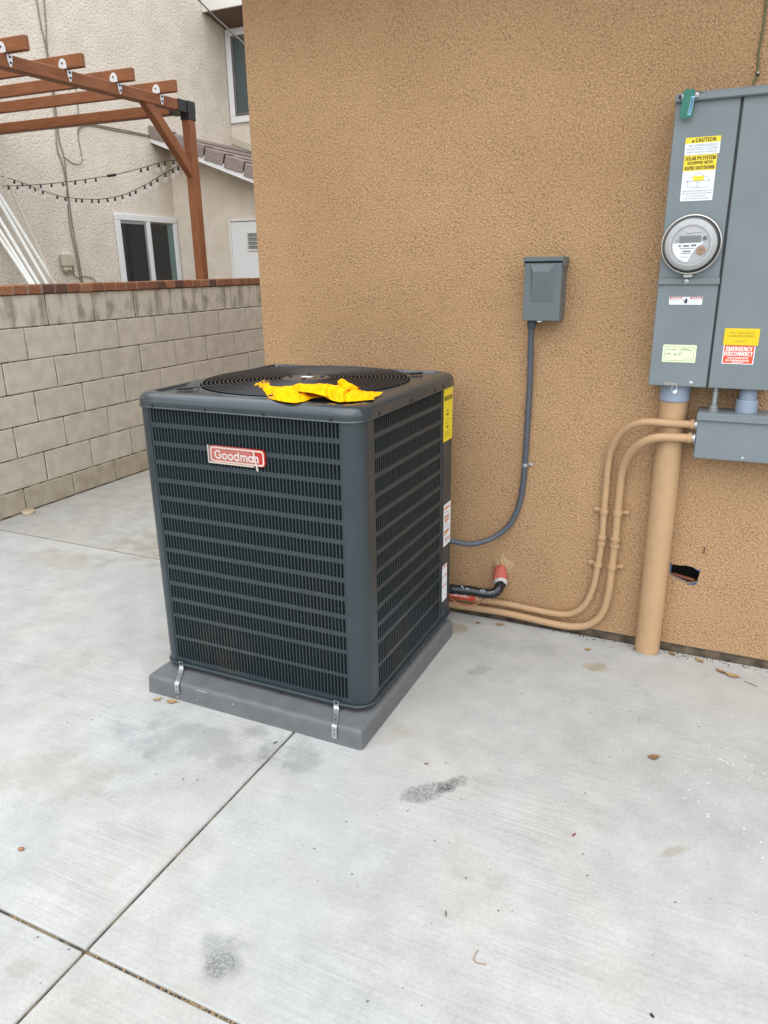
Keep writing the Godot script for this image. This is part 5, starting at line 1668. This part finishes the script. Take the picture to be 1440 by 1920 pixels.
func wall_gear() -> void:
	# disconnect box
	var d := thing("disconnect_box", "small grey disconnect box with a raised cover on the tan wall", "electrical box", Vector3(1.31, 1.305, 0))
	var b := MB.new()
	b.box(Vector3(1.3105, 1.4085, 0.044), Vector3(0.137, 0.207, 0.088), 0.002)
	part(d, "body", b, M.disconnect_grey)
	# front cover with its raised field, as one pressed sheet
	b = MB.new()
	b.box(Vector3(1.3105, 1.4080, 0.0905), Vector3(0.1385, 0.2060, 0.009), 0.0022)
	var zc := 0.0952
	var o1 := [Vector3(1.268, 1.374, zc), Vector3(1.356, 1.374, zc), Vector3(1.3555, 1.506, zc), Vector3(1.2625, 1.506, zc)]
	var o2 := [Vector3(1.2735, 1.3765, zc + 0.001), Vector3(1.3465, 1.3765, zc + 0.001), Vector3(1.333, 1.481, zc + 0.017), Vector3(1.2775, 1.481, zc + 0.017)]
	for k in 4:
		b.quad(o1[k], o1[(k + 1) % 4], o2[(k + 1) % 4], o2[k])
	b.quad(o2[0], o2[1], o2[2], o2[3])
	part(d, "cover", b, M.disconnect_grey)
	b = MB.new()
	b.box(Vector3(1.3105, 1.5245, 0.050), Vector3(0.147, 0.016, 0.100), 0.002)
	b.box(Vector3(1.2380, 1.512, 0.045), Vector3(0.003, 0.030, 0.090), 0.001)
	b.box(Vector3(1.3830, 1.512, 0.050), Vector3(0.003, 0.030, 0.100), 0.001)
	part(d, "hood", b, M.disconnect_grey)
	b = MB.new()
	var pr := []
	for k in 13:
		var a := PI + PI * k / 12.0
		pr.append(Vector3(1.306 + cos(a) * 0.008, 1.3075 + sin(a) * 0.006, 0.092))
	b.tube(pr, 0.0017, 6)
	part(d, "pull_ring", b, M.ink_white)
	# flexible whip from the disconnect to the condenser
	var w := thing("flexible_conduit", "dark grey flexible conduit curving from the disconnect box to the condenser", "conduit", Vector3(1.26, 0.7, 0))
	b = MB.new()
	b.tube(spline([Vector3(1.2650, 1.285, 0.045), Vector3(1.2625, 1.215, 0.035), Vector3(1.2630, 1.095, 0.021), Vector3(1.2610, 0.925, 0.0165), Vector3(1.2580, 0.728, 0.0165), Vector3(1.2515, 0.612, 0.0165), Vector3(1.236, 0.527, 0.020), Vector3(1.205, 0.456, 0.030), Vector3(1.156, 0.4085, 0.050), Vector3(1.107, 0.386, 0.08), Vector3(1.058, 0.379, 0.11), Vector3(0.995, 0.398, 0.152), Vector3(0.95, 0.412, 0.175)], 8), 0.0118, 14)
	part(w, "hose", b, M.whip_grey)
	b = MB.new()
	b.lathe([Vector2(0.0, 1.307), Vector2(0.0170, 1.307), Vector2(0.0170, 1.300), Vector2(0.0158, 1.299), Vector2(0.0172, 1.297), Vector2(0.0168, 1.281), Vector2(0.0130, 1.272), Vector2(0.0118, 1.272)], Vector3(1.2655, 0, 0.045), Vector3.UP, 18)
	part(w, "end_fitting", b, mat(Color(0.055, 0.065, 0.09), 0.5))
	b = MB.new()
	b.lathe([Vector2(0.0118, 0.7185), Vector2(0.0132, 0.7185), Vector2(0.0132, 0.7315), Vector2(0.0118, 0.7315)], Vector3(1.258, 0, 0.0165), Vector3.UP, 16)
	b.box(Vector3(1.279, 0.725, 0.0045), Vector3(0.020, 0.012, 0.003), 0.001)
	var st := part(w, "strap", b, M.zinc)
	screw(st, Vector3(1.281, 0.725, 0.006), Vector3(0, 0, 1), 0.005, M.zinc)
	# refrigerant line set
	var l := thing("refrigerant_line", "black taped refrigerant line entering the wall through pink foam", "pipe", Vector3(1.1, 0.15, 0.05))
	b = MB.new()
	var lp := spline([Vector3(1.178, 0.212, 0.030), Vector3(1.186, 0.188, 0.070), Vector3(1.172, 0.168, 0.100), Vector3(1.135, 0.163, 0.112), Vector3(1.066, 0.168, 0.122), Vector3(0.96, 0.169, 0.142), Vector3(0.90, 0.170, 0.155)], 8)
	var lr := []
	for k in lp.size():
		lr.append(0.0215 + 0.0016 * sin(k * 2.4) + rng.randf_range(-0.0006, 0.0006))
	b.tube(lp, lr, 16)
	part(l, "taped_insulation", b, mat(Color(0.010, 0.011, 0.014), 0.22))
	b = MB.new()
	for k in 16:
		var i := 6 + int(k * 2.6)
		if i >= lp.size() - 1:
			break
		var c: Vector3 = lp[i]
		var dd: Vector3 = (lp[i + 1] - lp[i]).normalized()
		var sd := Vector3(0, 0.5, 0.86)
		var tw := rng.randf_range(-0.5, 0.9)
		var vd := Vector3(0, 0.86, -0.5)
		b.prism(PackedVector2Array([Vector2(0, 0), Vector2(0.020, 0.004), Vector2(0.018, 0.0080), Vector2(0.008, 0.0050)]), c + sd * 0.0232 - dd * 0.01 + Vector3(0, rng.randf_range(-0.012, 0.003), 0), (dd + vd * tw).normalized(), (vd - dd * tw).normalized(), 0.0005)
	part(l, "tape_crease_glint", b, mat(Color(0.30, 0.34, 0.42), 0.25))  # pale slivers: glints along the tape creases, painted in as colour
	var fz := FastNoiseLite.new()
	fz.seed = 31
	fz.frequency = 30.0
	var lump := func(path: Array, rad: Array, amp: float, sides: int) -> MB:
		var q := MB.new()
		var g := []
		for i in path.size():
			var along: Vector3 = (path[mini(i + 1, path.size() - 1)] - path[maxi(i - 1, 0)]).normalized()
			var uu := along.cross(Vector3.RIGHT).normalized()
			var ww := along.cross(uu)
			var row := []
			for k in sides + 1:
				var aa := -TAU * (k % sides) / sides
				var dir := uu * cos(aa) + ww * sin(aa)
				row.append(path[i] + dir * (rad[i] * (1.0 + amp * fz.get_noise_3dv(path[i] + dir * 0.03))))
			g.append(row)
		q.grid(g)
		return q
	var fp := spline([Vector3(1.170, 0.248, -0.006), Vector3(1.173, 0.238, 0.012), Vector3(1.176, 0.224, 0.026), Vector3(1.181, 0.203, 0.042)], 7)
	var fr := []
	for k in fp.size():
		fr.append(lerpf(0.022, 0.0285, clampf(k / 8.0, 0, 1)))
	part(l, "pink_foam_sleeve", lump.call(fp, fr, 0.28, 22), tri_mat(ramp(128, noise(128, 14.0, 3, 94), Color(0.42, 0.13, 0.09), Color(0.50, 0.10, 0.09)), tex(128, noise(128, 6.0, 3, 93)), 0.25, Vector3.ONE / 0.1, 0.9))
	part(l, "white_tape", lump.call(spline([Vector3(1.181, 0.2035, 0.042), Vector3(1.184, 0.196, 0.051), Vector3(1.186, 0.190, 0.060)], 4), [0.0284, 0.0288, 0.0288, 0.0286, 0.0282, 0.0276, 0.0268, 0.0256, 0.024], 0.22, 20), mat(Color(0.46, 0.45, 0.43), 0.6))
	b = MB.new()
	var py := []
	for j in 7:
		var row := []
		for k in 33:
			var a := -TAU * (k % 32) / 32
			var rr: float = [0.058, 0.051, 0.044, 0.036, 0.028, 0.018, 0.0][j]
			var wob := 1.0 + 0.55 * fz.get_noise_2d(cos(a) * 0.035, sin(a) * 0.035) + 0.10 * sin(a * 3.0 + 0.6)
			var hz: float = [0.0003, 0.003, 0.006, 0.009, 0.011, 0.013, 0.013][j]
			row.append(Vector3(1.172 + cos(a) * rr * 0.72 * wob, 0.256 - sin(a) * rr * wob, hz + 0.004 * fz.get_noise_2d(cos(a) * rr * 2.0, sin(a) * rr * 2.0 + 4.0) * minf(j, 1.0)))
		py.append(row)
	b.grid(py)
	part(l, "wall_patch", b, tri_mat(ramp(128, noise(128, 12.0, 3, 95), Color(0.36, 0.235, 0.13), Color(0.50, 0.34, 0.20)), tex(128, noise(128, 8.0, 3, 96)), 0.4, Vector3.ONE / 0.12, 0.95))
	# liquid line and its label
	var q := thing("copper_line", "thin brown copper line sagging below the black taped line", "pipe", Vector3(1.05, 0.12, 0.12))
	b = MB.new()
	b.tube(spline([Vector3(0.90, 0.160, 0.140), Vector3(0.950, 0.142, 0.132), Vector3(0.985, 0.124, 0.138), Vector3(1.026, 0.1075, 0.140), Vector3(1.067, 0.1055, 0.140), Vector3(1.104, 0.115, 0.125), Vector3(1.130, 0.138, 0.104), Vector3(1.150, 0.155, 0.095)], 6), 0.0036, 8)
	part(q, "tube", b, mat(Color(0.28, 0.105, 0.05), 0.4, 0.2))
	var sg := thing("red_line_label", "red label strip with white writing along the upper tan conduit", "label", Vector3(1.0, 0.09, 0.04))
	b = MB.new()
	for k in 6:
		var a0 := -0.5 + 1.7 * k / 6.0
		var a1 := -0.5 + 1.7 * (k + 1) / 6.0
		var rr := 0.0143
		var f := func(xx: float, a: float) -> Vector3: return Vector3(xx, 0.0815 + (xx - 0.92) * 0.022 + sin(a) * rr, 0.022 + cos(a) * rr)
		b.quad(f.call(0.90, a0), f.call(1.066, a0), f.call(1.066, a1), f.call(0.90, a1))
	part(sg, "strip", b, mat(Color(0.62, 0.07, 0.03), 0.5))
	letter(sg, "lettering", [["POWER SOURCE", 0.0, 0.086, 0.0, 0.0105]], Vector3(0.950, 0.0880, 0.0372), Vector3(1, 0.022, 0).normalized(), Vector3(0, 0.80, -0.60), mat(Color(0.80, 0.62, 0.60), 0.5), true)
	# green ground wire above the panel
	var gw := thing("green_wire", "green wire running down the tan wall onto the meter panel", "wire", Vector3(1.94, 2.1, 0))
	b = MB.new()
	b.tube(spline([Vector3(1.936, 2.9, 0.006), Vector3(1.9405, 2.5, 0.006), Vector3(1.9410, 2.271, 0.006), Vector3(1.9430, 2.204, 0.007), Vector3(1.9385, 2.136, 0.006), Vector3(1.9415, 2.078, 0.006), Vector3(1.9325, 2.035, 0.020), Vector3(1.931, 2.022, 0.055)], 6), 0.0034, 8)
	part(gw, "strand", b, mat(Color(0.10, 0.12, 0.045), 0.6))
	b = MB.new()
	b.box(Vector3(1.9435, 2.070, 0.008), Vector3(0.010, 0.009, 0.012), 0.002)
	var cl := part(gw, "clip", b, M.black_steel)
	screw(cl, Vector3(1.9445, 2.072, 0.014), Vector3(0, 0, 1), 0.0025, M.zinc)

# ---------------------------------------------------------------- beyond the wall
func timber(parent: Node3D, called: String, a: Vector3, e: Vector3, w: float, h: float) -> MeshInstance3D:
	var d := (e - a).normalized()
	var up := Vector3.UP if absf(d.y) < 0.95 else Vector3.RIGHT
	var z := d.cross(up).normalized()
	var b := MB.new()
	b.box(Vector3.ZERO, Vector3((e - a).length(), h, w), 0.005)
	return part_at(parent, called, b.mesh(), M.wood, Transform3D(Basis(d, z.cross(d), z), (a + e) * 0.5))

func pergola() -> void:
	var p := thing("pergola", "red brown stained timber pergola with black corner bracket behind the wall", "pergola", Vector3(-2.62, 0, -2.95))
	var s := 0.086
	var bx := func(z: float) -> float: return -2.69 - (z + 1.10) * 0.0597 - s * 0.5
	var yb := 2.82 + s * 0.5
	timber(p, "post", Vector3(-2.62, -0.1, -2.95), Vector3(-2.62, 2.80, -2.95), s, s)
	timber(p, "front_beam", Vector3(bx.call(2.2), yb, 2.2), Vector3(bx.call(-2.86), yb, -2.86), s, s)
	timber(p, "back_beam", Vector3(-2.70, yb, -2.945), Vector3(-4.93, yb, -2.855), s, s)
	timber(p, "brace", Vector3(bx.call(-2.44), 2.85, -2.44), Vector3(-2.62, 2.33, -2.935), 0.07, 0.085)
	timber(p, "post", Vector3(bx.call(2.1), -0.1, 2.15), Vector3(bx.call(2.1), 2.80, 2.15), s, s)
	var rz := [-1.18, -1.667, -2.141, -2.595, -0.70, -0.21, 0.28]
	for k in rz.size():
		var z: float = rz[k]
		var xe: float = [-2.497, -2.503, -2.473, -2.436, -2.52, -2.54, -2.56][k]
		timber(p, "rafter", Vector3(xe, 2.907 + 0.045, z), Vector3(-4.93, 2.907 + 0.045, z + 0.045 * (xe + 4.93)), 0.040, 0.090)
		if k > 4:
			continue
		# tie plate: a lobed half on the rafter and a tongue on the beam
		var fx: float = bx.call(z) + s * 0.5
		var b := MB.new()
		b.prism(PackedVector2Array([Vector2(-0.045, 0.0), Vector2(-0.058, 0.022), Vector2(-0.050, 0.046), Vector2(-0.030, 0.064), Vector2(-0.008, 0.066), Vector2(0.010, 0.052), Vector2(0.020, 0.026), Vector2(0.020, 0.0)]), Vector3(fx - 0.002, 2.909, z + 0.0215 + 0.045 * (xe - fx + 0.05)), Vector3.RIGHT, Vector3.UP, 0.003)
		b.prism(PackedVector2Array([Vector2(-0.021, 0.0), Vector2(0.024, 0.0), Vector2(0.020, -0.045), Vector2(0.006, -0.078), Vector2(-0.004, -0.078), Vector2(-0.016, -0.045)]), Vector3(fx + 0.0015, 2.908, z), Vector3(0, 0, -1), Vector3.UP, 0.003)
		var tp := part(p, "tie_plate", b, M.white_plate)
		screw(tp, Vector3(fx + 0.0045, 2.890, z - 0.004), Vector3.RIGHT, 0.007, M.bolt_black)
		screw(tp, Vector3(fx + 0.0045, 2.856, z - 0.004), Vector3.RIGHT, 0.007, M.bolt_black)
		screw(tp, Vector3(fx - 0.022, 2.945, z + 0.0245 + 0.045 * (xe - fx + 0.05)), Vector3(0, 0, 1), 0.006, M.bolt_black)
	# black corner bracket
	var b := MB.new()
	b.box(Vector3(-2.62, 2.862, -2.95), Vector3(s + 0.014, s + 0.014, s + 0.014), 0.003)
	b.box(Vector3(-2.62, 2.792, -2.95), Vector3(s + 0.010, 0.06, s + 0.010), 0.003)
	b.box(Vector3(bx.call(-2.84), 2.862, -2.855), Vector3(s + 0.010, s + 0.010, 0.13), 0.003)
	b.box(Vector3(-2.72, 2.862, -2.945), Vector3(0.13, s + 0.010, s + 0.010), 0.003)
	var br := part(p, "corner_bracket", b, M.black_steel)
	for q in [[-2.92, 2.88], [-2.98, 2.86], [-2.93, 2.84], [-2.84, 2.87]]:
		screw(br, Vector3(-2.569, q[1], q[0]), Vector3.RIGHT, 0.005, M.black_steel, "bolt")
	# string lights
	var bulb := MB.new()
	bulb.lathe([Vector2(0.0075, 0.0), Vector2(0.014, -0.008), Vector2(0.019, -0.020), Vector2(0.018, -0.032), Vector2(0.011, -0.042), Vector2(0.0, -0.046)], Vector3.ZERO, Vector3.UP, 12, true)
	var bulb_m := bulb.mesh()
	var sock := MB.new()
	sock.lathe([Vector2(0.0, 0.030), Vector2(0.008, 0.028), Vector2(0.0105, 0.0), Vector2(0.009, -0.003)], Vector3.ZERO, Vector3.UP, 8)
	var sock_m := sock.mesh()
	var gm := glass(0.14, Color(0.95, 0.96, 1.0))
	var Z := -2.86
	var strings := [
		["upper string of clear bulbs stretched from the pergola post towards the house", [Vector2(-2.66, 2.443), Vector2(-2.863, 2.443), Vector2(-2.995, 2.422), Vector2(-3.376, 2.375), Vector2(-3.701, 2.355), Vector2(-4.137, 2.339), Vector2(-4.591, 2.339), Vector2(-4.97, 2.351)], [-2.75, -2.86, -2.93, -3.06, -3.14, -3.70, -3.83, -3.97, -4.12, -4.28, -4.43, -4.58, -4.75, -4.88]],
		["sagging lower string of clear bulbs hung from the pergola post", [Vector2(-2.66, 2.414), Vector2(-2.899, 2.339), Vector2(-3.105, 2.266), Vector2(-3.383, 2.193), Vector2(-3.712, 2.169), Vector2(-4.116, 2.205), Vector2(-4.377, 2.268), Vector2(-4.688, 2.369), Vector2(-4.97, 2.444)], [-2.72, -2.78, -2.87, -2.97, -3.05, -3.12, -3.24, -3.31, -3.40, -3.50, -3.59, -3.71, -3.79, -3.92, -4.0, -4.13, -4.24, -4.42, -4.52, -4.69, -4.80, -4.90]]]
	for k in 2:
		var st: Array = strings[k]
		var t := thing("string_lights", st[0], "string lights", Vector3(-2.7, 2.4, Z - 0.01 * k), "string lights on the pergola")
		var pts := []
		for q in st[1]:
			pts.append(Vector3(q.x, q.y, Z - 0.01 * k))
		pts = spline(pts, 6)
		var w := MB.new()
		w.tube(pts, 0.0035, 5)
		part(t, "wire", w, M.cable_dark)
		for xx in st[2]:
			for i in pts.size() - 1:
				if pts[i].x >= xx and pts[i + 1].x < xx:
					var c: Vector3 = pts[i].lerp(pts[i + 1], (pts[i].x - xx) / (pts[i].x - pts[i + 1].x))
					var tilt := Basis(Vector3(0, 0, 1), rng.randf_range(-0.4, 0.4))
					var bo := part_at(t, "bulb", bulb_m, gm, Transform3D(tilt, c - Vector3(0, 0.032, 0)))
					put(bo, "socket", sock_m, M.cable_dark)
					break
		if k == 0:
			var f := MB.new()
			f.bar(Vector3(-3.44, 2.366, Z), Vector3(-3.55, 2.362, Z), 0.022, 0.024, 0.008)
			part(t, "inline_switch", f, M.black_steel)

func neighbour_things() -> void:
	# plastic pipes that lean on the neighbour's wall
	var P := [[Vector3(-4.92, 2.494, -2.86), Vector3(-4.233, 0, -3.222), "tan", "thin beige pole leaning on the neighbour's wall beside the white pipes"],
		[Vector3(-4.965, 2.38, -2.74), Vector3(-4.13, 0, -3.433), "white", "white plastic pipe leaning behind the wall, next to the beige pole"],
		[Vector3(-4.965, 2.31, -2.738), Vector3(-4.086, 0, -3.203), "white", "white plastic pipe leaning third from the beige pole's side"],
		[Vector3(-4.965, 2.12, -2.716), Vector3(-3.942, 0, -3.01), "white", "single white plastic pipe leaning in the middle of the leaning bunch"],
		[Vector3(-4.965, 2.0, -2.70), Vector3(-3.796, 0, -2.865), "white", "upper one of the two white pipes leaning lowest on the beige wall"],
		[Vector3(-4.965, 1.915, -2.69), Vector3(-3.667, 0, -2.785), "white", "lowest white plastic pipe leaning outermost of the bunch"]]
	for q in P:
		var b := MB.new()
		b.tube([q[0], q[1]], 0.017 if q[2] == "tan" else 0.0185, 10)
		single("leaning_pipe" if q[2] == "white" else "leaning_pole", q[3], "pipe", b, M.pvc_white if q[2] == "white" else M.pole_tan, q[1], "pipes leaning on the neighbour's wall")
	# telephone box
	var t := thing("telephone_box", "beige plastic telephone box on the neighbour's stucco wall", "utility box", Vector3(-5, 1.6, -3.55))
	var b := MB.new()
	b.box(Vector3(-4.958, 1.640, -3.555), Vector3(0.080, 0.185, 0.165), 0.034)
	part(t, "lid", b, M.beige_plastic)
	b = MB.new()
	b.box(Vector3(-4.962, 1.545, -3.548), Vector3(0.070, 0.085, 0.125), 0.030)
	b.box(Vector3(-4.965, 1.60, -3.635), Vector3(0.05, 0.16, 0.03), 0.008)
	part(t, "base", b, M.beige_plastic)
	b = MB.new()
	b.tube(spline([Vector3(-4.975, 1.64, -3.655), Vector3(-4.97, 1.57, -3.665), Vector3(-4.975, 1.50, -3.635), Vector3(-4.985, 1.45, -3.69), Vector3(-4.985, 1.462, -3.80), Vector3(-4.985, 1.44, -3.92), Vector3(-4.985, 1.38, -3.98)], 5), 0.006, 6)
	part(t, "lead", b, M.cable)
	# cables on the wall
	b = MB.new()
	b.tube(spline([Vector3(-4.99, 4.6, -3.66), Vector3(-4.99, 4.004, -3.68), Vector3(-4.99, 3.873, -3.697), Vector3(-4.99, 3.739, -3.709), Vector3(-4.99, 3.35, -3.711), Vector3(-4.99, 3.003, -3.689), Vector3(-4.99, 2.79, -3.668), Vector3(-4.99, 2.69, -3.70), Vector3(-4.99, 2.47, -3.727), Vector3(-4.99, 2.017, -3.698), Vector3(-4.99, 1.598, -3.735), Vector3(-4.99, 1.30, -3.745)], 5), 0.0065, 6)
	single("wall_cable", "long thin cable running straight down the neighbour's wall to the telephone box", "cable", b, M.cable, Vector3(-4.99, 1.3, -3.7), "cables on the neighbour's wall")
	b = MB.new()
	b.tube(spline([Vector3(-4.99, 4.6, -3.80), Vector3(-4.99, 4.02, -3.755), Vector3(-4.99, 3.74, -3.722), Vector3(-4.99, 3.35, -3.735), Vector3(-4.99, 2.9, -3.715), Vector3(-4.99, 2.72, -3.75), Vector3(-4.99, 2.45, -3.74), Vector3(-4.99, 2.0, -3.735), Vector3(-4.99, 1.62, -3.762), Vector3(-4.99, 1.30, -3.775)], 5), 0.006, 6)
	single("wall_cable", "second downward cable close beside the long straight one, bowing out at the top", "cable", b, M.cable, Vector3(-4.99, 1.3, -3.76), "cables on the neighbour's wall")
	b = MB.new()
	b.tube(spline([Vector3(-4.99, 3.44, -4.055), Vector3(-4.99, 3.20, -4.043), Vector3(-4.99, 2.955, -3.997), Vector3(-4.99, 2.805, -4.009), Vector3(-4.99, 2.70, -4.00), Vector3(-4.99, 2.668, -3.889), Vector3(-4.99, 2.718, -3.76)], 6), 0.005, 6)
	single("wall_cable", "short looping cable curling under the pergola's back beam on the beige wall", "cable", b, M.cable, Vector3(-4.99, 2.67, -3.9), "cables on the neighbour's wall")
	b = MB.new()
	for k in 2:
		b.tube(spline([Vector3(-4.99, 2.99 - 0.02 * k, -4.00), Vector3(-4.99, 3.053 - 0.016 * k, -4.029), Vector3(-4.99, 3.112 - 0.012 * k, -4.189), Vector3(-4.99, 3.128 - 0.022 * k, -4.656), Vector3(-4.99, 3.130 - 0.012 * k, -5.20)], 6), 0.006, 6)
	single("wall_cable", "pair of cables running sideways along the beige wall to the tiled roof", "cable", b, M.cable, Vector3(-4.99, 3.1, -4.6), "cables on the neighbour's wall")
	b = MB.new()
	var A := Vector3(-4.93, 4.884, -6.332)
	var E := Vector3(-2.039, 3.313, -3.0)
	b.tube([A, A.lerp(E, 0.5) - Vector3(0, 0.01, 0), E, E + (E - A) * 0.70], 0.009, 6)
	single("service_cable", "dark overhead cable slanting down past the upper window", "cable", b, M.cable_dark, A)

# ---------------------------------------------------------------- on the ground
func leaf(at: Vector3, l: float, w: float, turn: float, curl: float, label: String, m: Material) -> void:
	var g := []
	for i in 9:
		var u := i / 8.0
		var wd := w * pow(sin(PI * clampf(u, 0.02, 0.98)), 0.7) * 0.5
		var row := []
		for j in 5:
			var s := j / 2.0 - 1.0
			row.append(Vector3((u - 0.5) * l, 0.0015 + curl * (0.5 * s * s + 0.6 * pow(absf(u - 0.5) * 2.0, 2.0)) * 0.5, -s * wd))
		g.append(row)
	var b := MB.new()
	var xf := Transform3D(Basis(Vector3.UP, turn), at)
	for i in 9:
		for j in 5:
			g[i][j] = xf * g[i][j]
	b.grid(g)
	b.tube([xf * Vector3(l * 0.48, 0.003 + curl * 0.3, 0), xf * Vector3(l * 0.78, 0.003, 0.1 * w)], 0.0008, 4)
	single("dry_leaf", label, "leaf", b, m, at, "dry leaves on the concrete")

func small_things() -> void:
	leaf(Vector3(1.902, 0, 0.763), 0.036, 0.026, 0.6, 0.010, "curled brown dry leaf alone in the middle of the open slab", M.leaf)
	leaf(Vector3(2.125, 0, 0.126), 0.052, 0.030, -0.2, 0.012, "large tan dry leaf lying before the wall, furthest from the pipes", M.leaf_pale)
	leaf(Vector3(2.085, 0, 0.112), 0.040, 0.016, -0.5, 0.016, "narrow brown leaf touching the large tan dry leaf", M.leaf)
	leaf(Vector3(2.006, 0, 0.052), 0.040, 0.024, -0.9, 0.012, "tan leaf at the wall foot right of the thick conduit", M.leaf_pale)
	leaf(Vector3(1.902, 0, 0.040), 0.034, 0.018, 2.4, 0.012, "brown leaf leaning close against the foot of the thick conduit", M.leaf)
	leaf(Vector3(0.262, 0, 1.128), 0.042, 0.026, 0.25, 0.010, "tan leaf beside the front edge of the grey pad", M.leaf_pale)
	leaf(Vector3(0.205, 0, 1.140), 0.030, 0.016, 0.9, 0.014, "pale leaf scrap left of the tan leaf by the pad", M.leaf_pale)
	leaf(Vector3(1.190, 0, 0.062), 0.036, 0.026, 0.1, 0.010, "tan leaf under the pink foam sleeve by the conduits", M.leaf_pale)
	leaf(Vector3(1.098, 0, 0.085), 0.020, 0.016, 0.1, 0.006, "tiny brown leaf between the pad and the wall", M.leaf)
	leaf(Vector3(1.584, 0, 0.135), 0.026, 0.024, 0.4, 0.004, "round flat tan leaf in front of the conduit bends", M.leaf_pale)
	leaf(Vector3(1.248, 0, 1.085), 0.012, 0.008, 0.4, 0.006, "tiny dark leaf crumb behind the dark oily stain", M.leaf)
	# round wooden disc at the foot of the block wall
	var b := MB.new()
	b.lathe([Vector2(0.037, 0.0), Vector2(0.040, 0.004), Vector2(0.040, 0.020), Vector2(0.037, 0.024), Vector2(0.0, 0.0245)], Vector3(-2.098, 0, -0.262), Vector3.UP, 24)
	var disc := thing("round_cap", "round pale disc lying at the foot of the block wall", "disc", Vector3(-2.098, 0, -0.262))
	part(disc, "cap", b, mat(Color(0.52, 0.44, 0.32), 0.7))
	b = MB.new()
	b.lathe([Vector2(0.034, 0.0), Vector2(0.034, 0.0006), Vector2(0.006, 0.0006), Vector2(0.005, -0.002)], Vector3(-2.098, 0.0246, -0.262), Vector3.UP, 24)
	part(disc, "face", b, mat(Color(0.40, 0.31, 0.19), 0.8))
	b = MB.new()
	b.box(Vector3(0.368, 0.005, 1.872), Vector3(0.016, 0.010, 0.010), 0.003, Basis(Vector3.UP, 0.5))
	single("pebble", "small reddish brown pebble on the near left slab", "pebble", b, mat(Color(0.30, 0.15, 0.09), 0.8), Vector3(0.368, 0, 1.872))
	b = MB.new()
	b.tube([Vector3(1.734, 0.0025, 1.212), Vector3(1.739, 0.0025, 1.200)], 0.0022, 6)
	single("red_wire_scrap", "tiny dark red scrap lying on the open slab", "scrap", b, mat(Color(0.22, 0.01, 0.02), 0.5), Vector3(1.736, 0, 1.206))
	b = MB.new()
	b.tube(spline([Vector3(1.606, 0.002, 1.662), Vector3(1.603, 0.003, 1.683), Vector3(1.610, 0.002, 1.694), Vector3(1.634, 0.002, 1.690)], 4), 0.0011, 5)
	single("twig", "thin bent twig on the near slab", "twig", b, M.leaf_pale, Vector3(1.61, 0, 1.69))
	b = MB.new()
	b.tube([Vector3(2.165, 0.002, 0.150), Vector3(2.195, 0.003, 0.162), Vector3(2.21, 0.002, 0.172)], 0.0014, 5)
	single("twig", "straight brown twig beyond the large tan leaf", "twig", b, M.leaf, Vector3(2.18, 0, 0.16))
	b = MB.new()
	b.tube([Vector3(1.500, 0.002, 1.590), Vector3(1.506, 0.002, 1.604)], 0.0016, 5)
	single("bark_chip", "small brown bark chip on the slab beside the bent twig", "chip", b, M.leaf, Vector3(1.503, 0, 1.597))
	b = MB.new()
	b.box(Vector3(1.987, 0.0025, 1.663), Vector3(0.010, 0.005, 0.005), 0.0015, Basis(Vector3.UP, -0.7))
	single("dark_seed", "tiny black seed on the nearest part of the slab", "seed", b, M.dark, Vector3(1.987, 0, 1.663))
	b = MB.new()
	b.tube([Vector3(0.742, 0.002, 1.190), Vector3(0.750, 0.0025, 1.178)], 0.0026, 5)
	single("metal_shaving", "small dark scrap near the slab joint before the pad", "scrap", b, mat(Color(0.10, 0.10, 0.10), 0.5, 0.4), Vector3(0.746, 0, 1.184))
	# grit that gathers under the edge of the tan wall
	b = MB.new()
	for k in 60:
		var x := rng.randf_range(1.42, 2.25)
		var z := 0.018 + absf(rng.randfn(0.0, 0.018))
		b.box(Vector3(x, 0.0015, z), Vector3(rng.randf_range(0.002, 0.007), 0.003, rng.randf_range(0.001, 0.003)), 0.0, Basis(Vector3.UP, rng.randf() * 3.0))
	var o := single("grit", "dark grit scattered along the foot of the tan wall", "grit", b, mat(Color(0.06, 0.045, 0.03), 0.9), Vector3(1.8, 0, 0.03))
	o.set_meta("kind", "stuff")
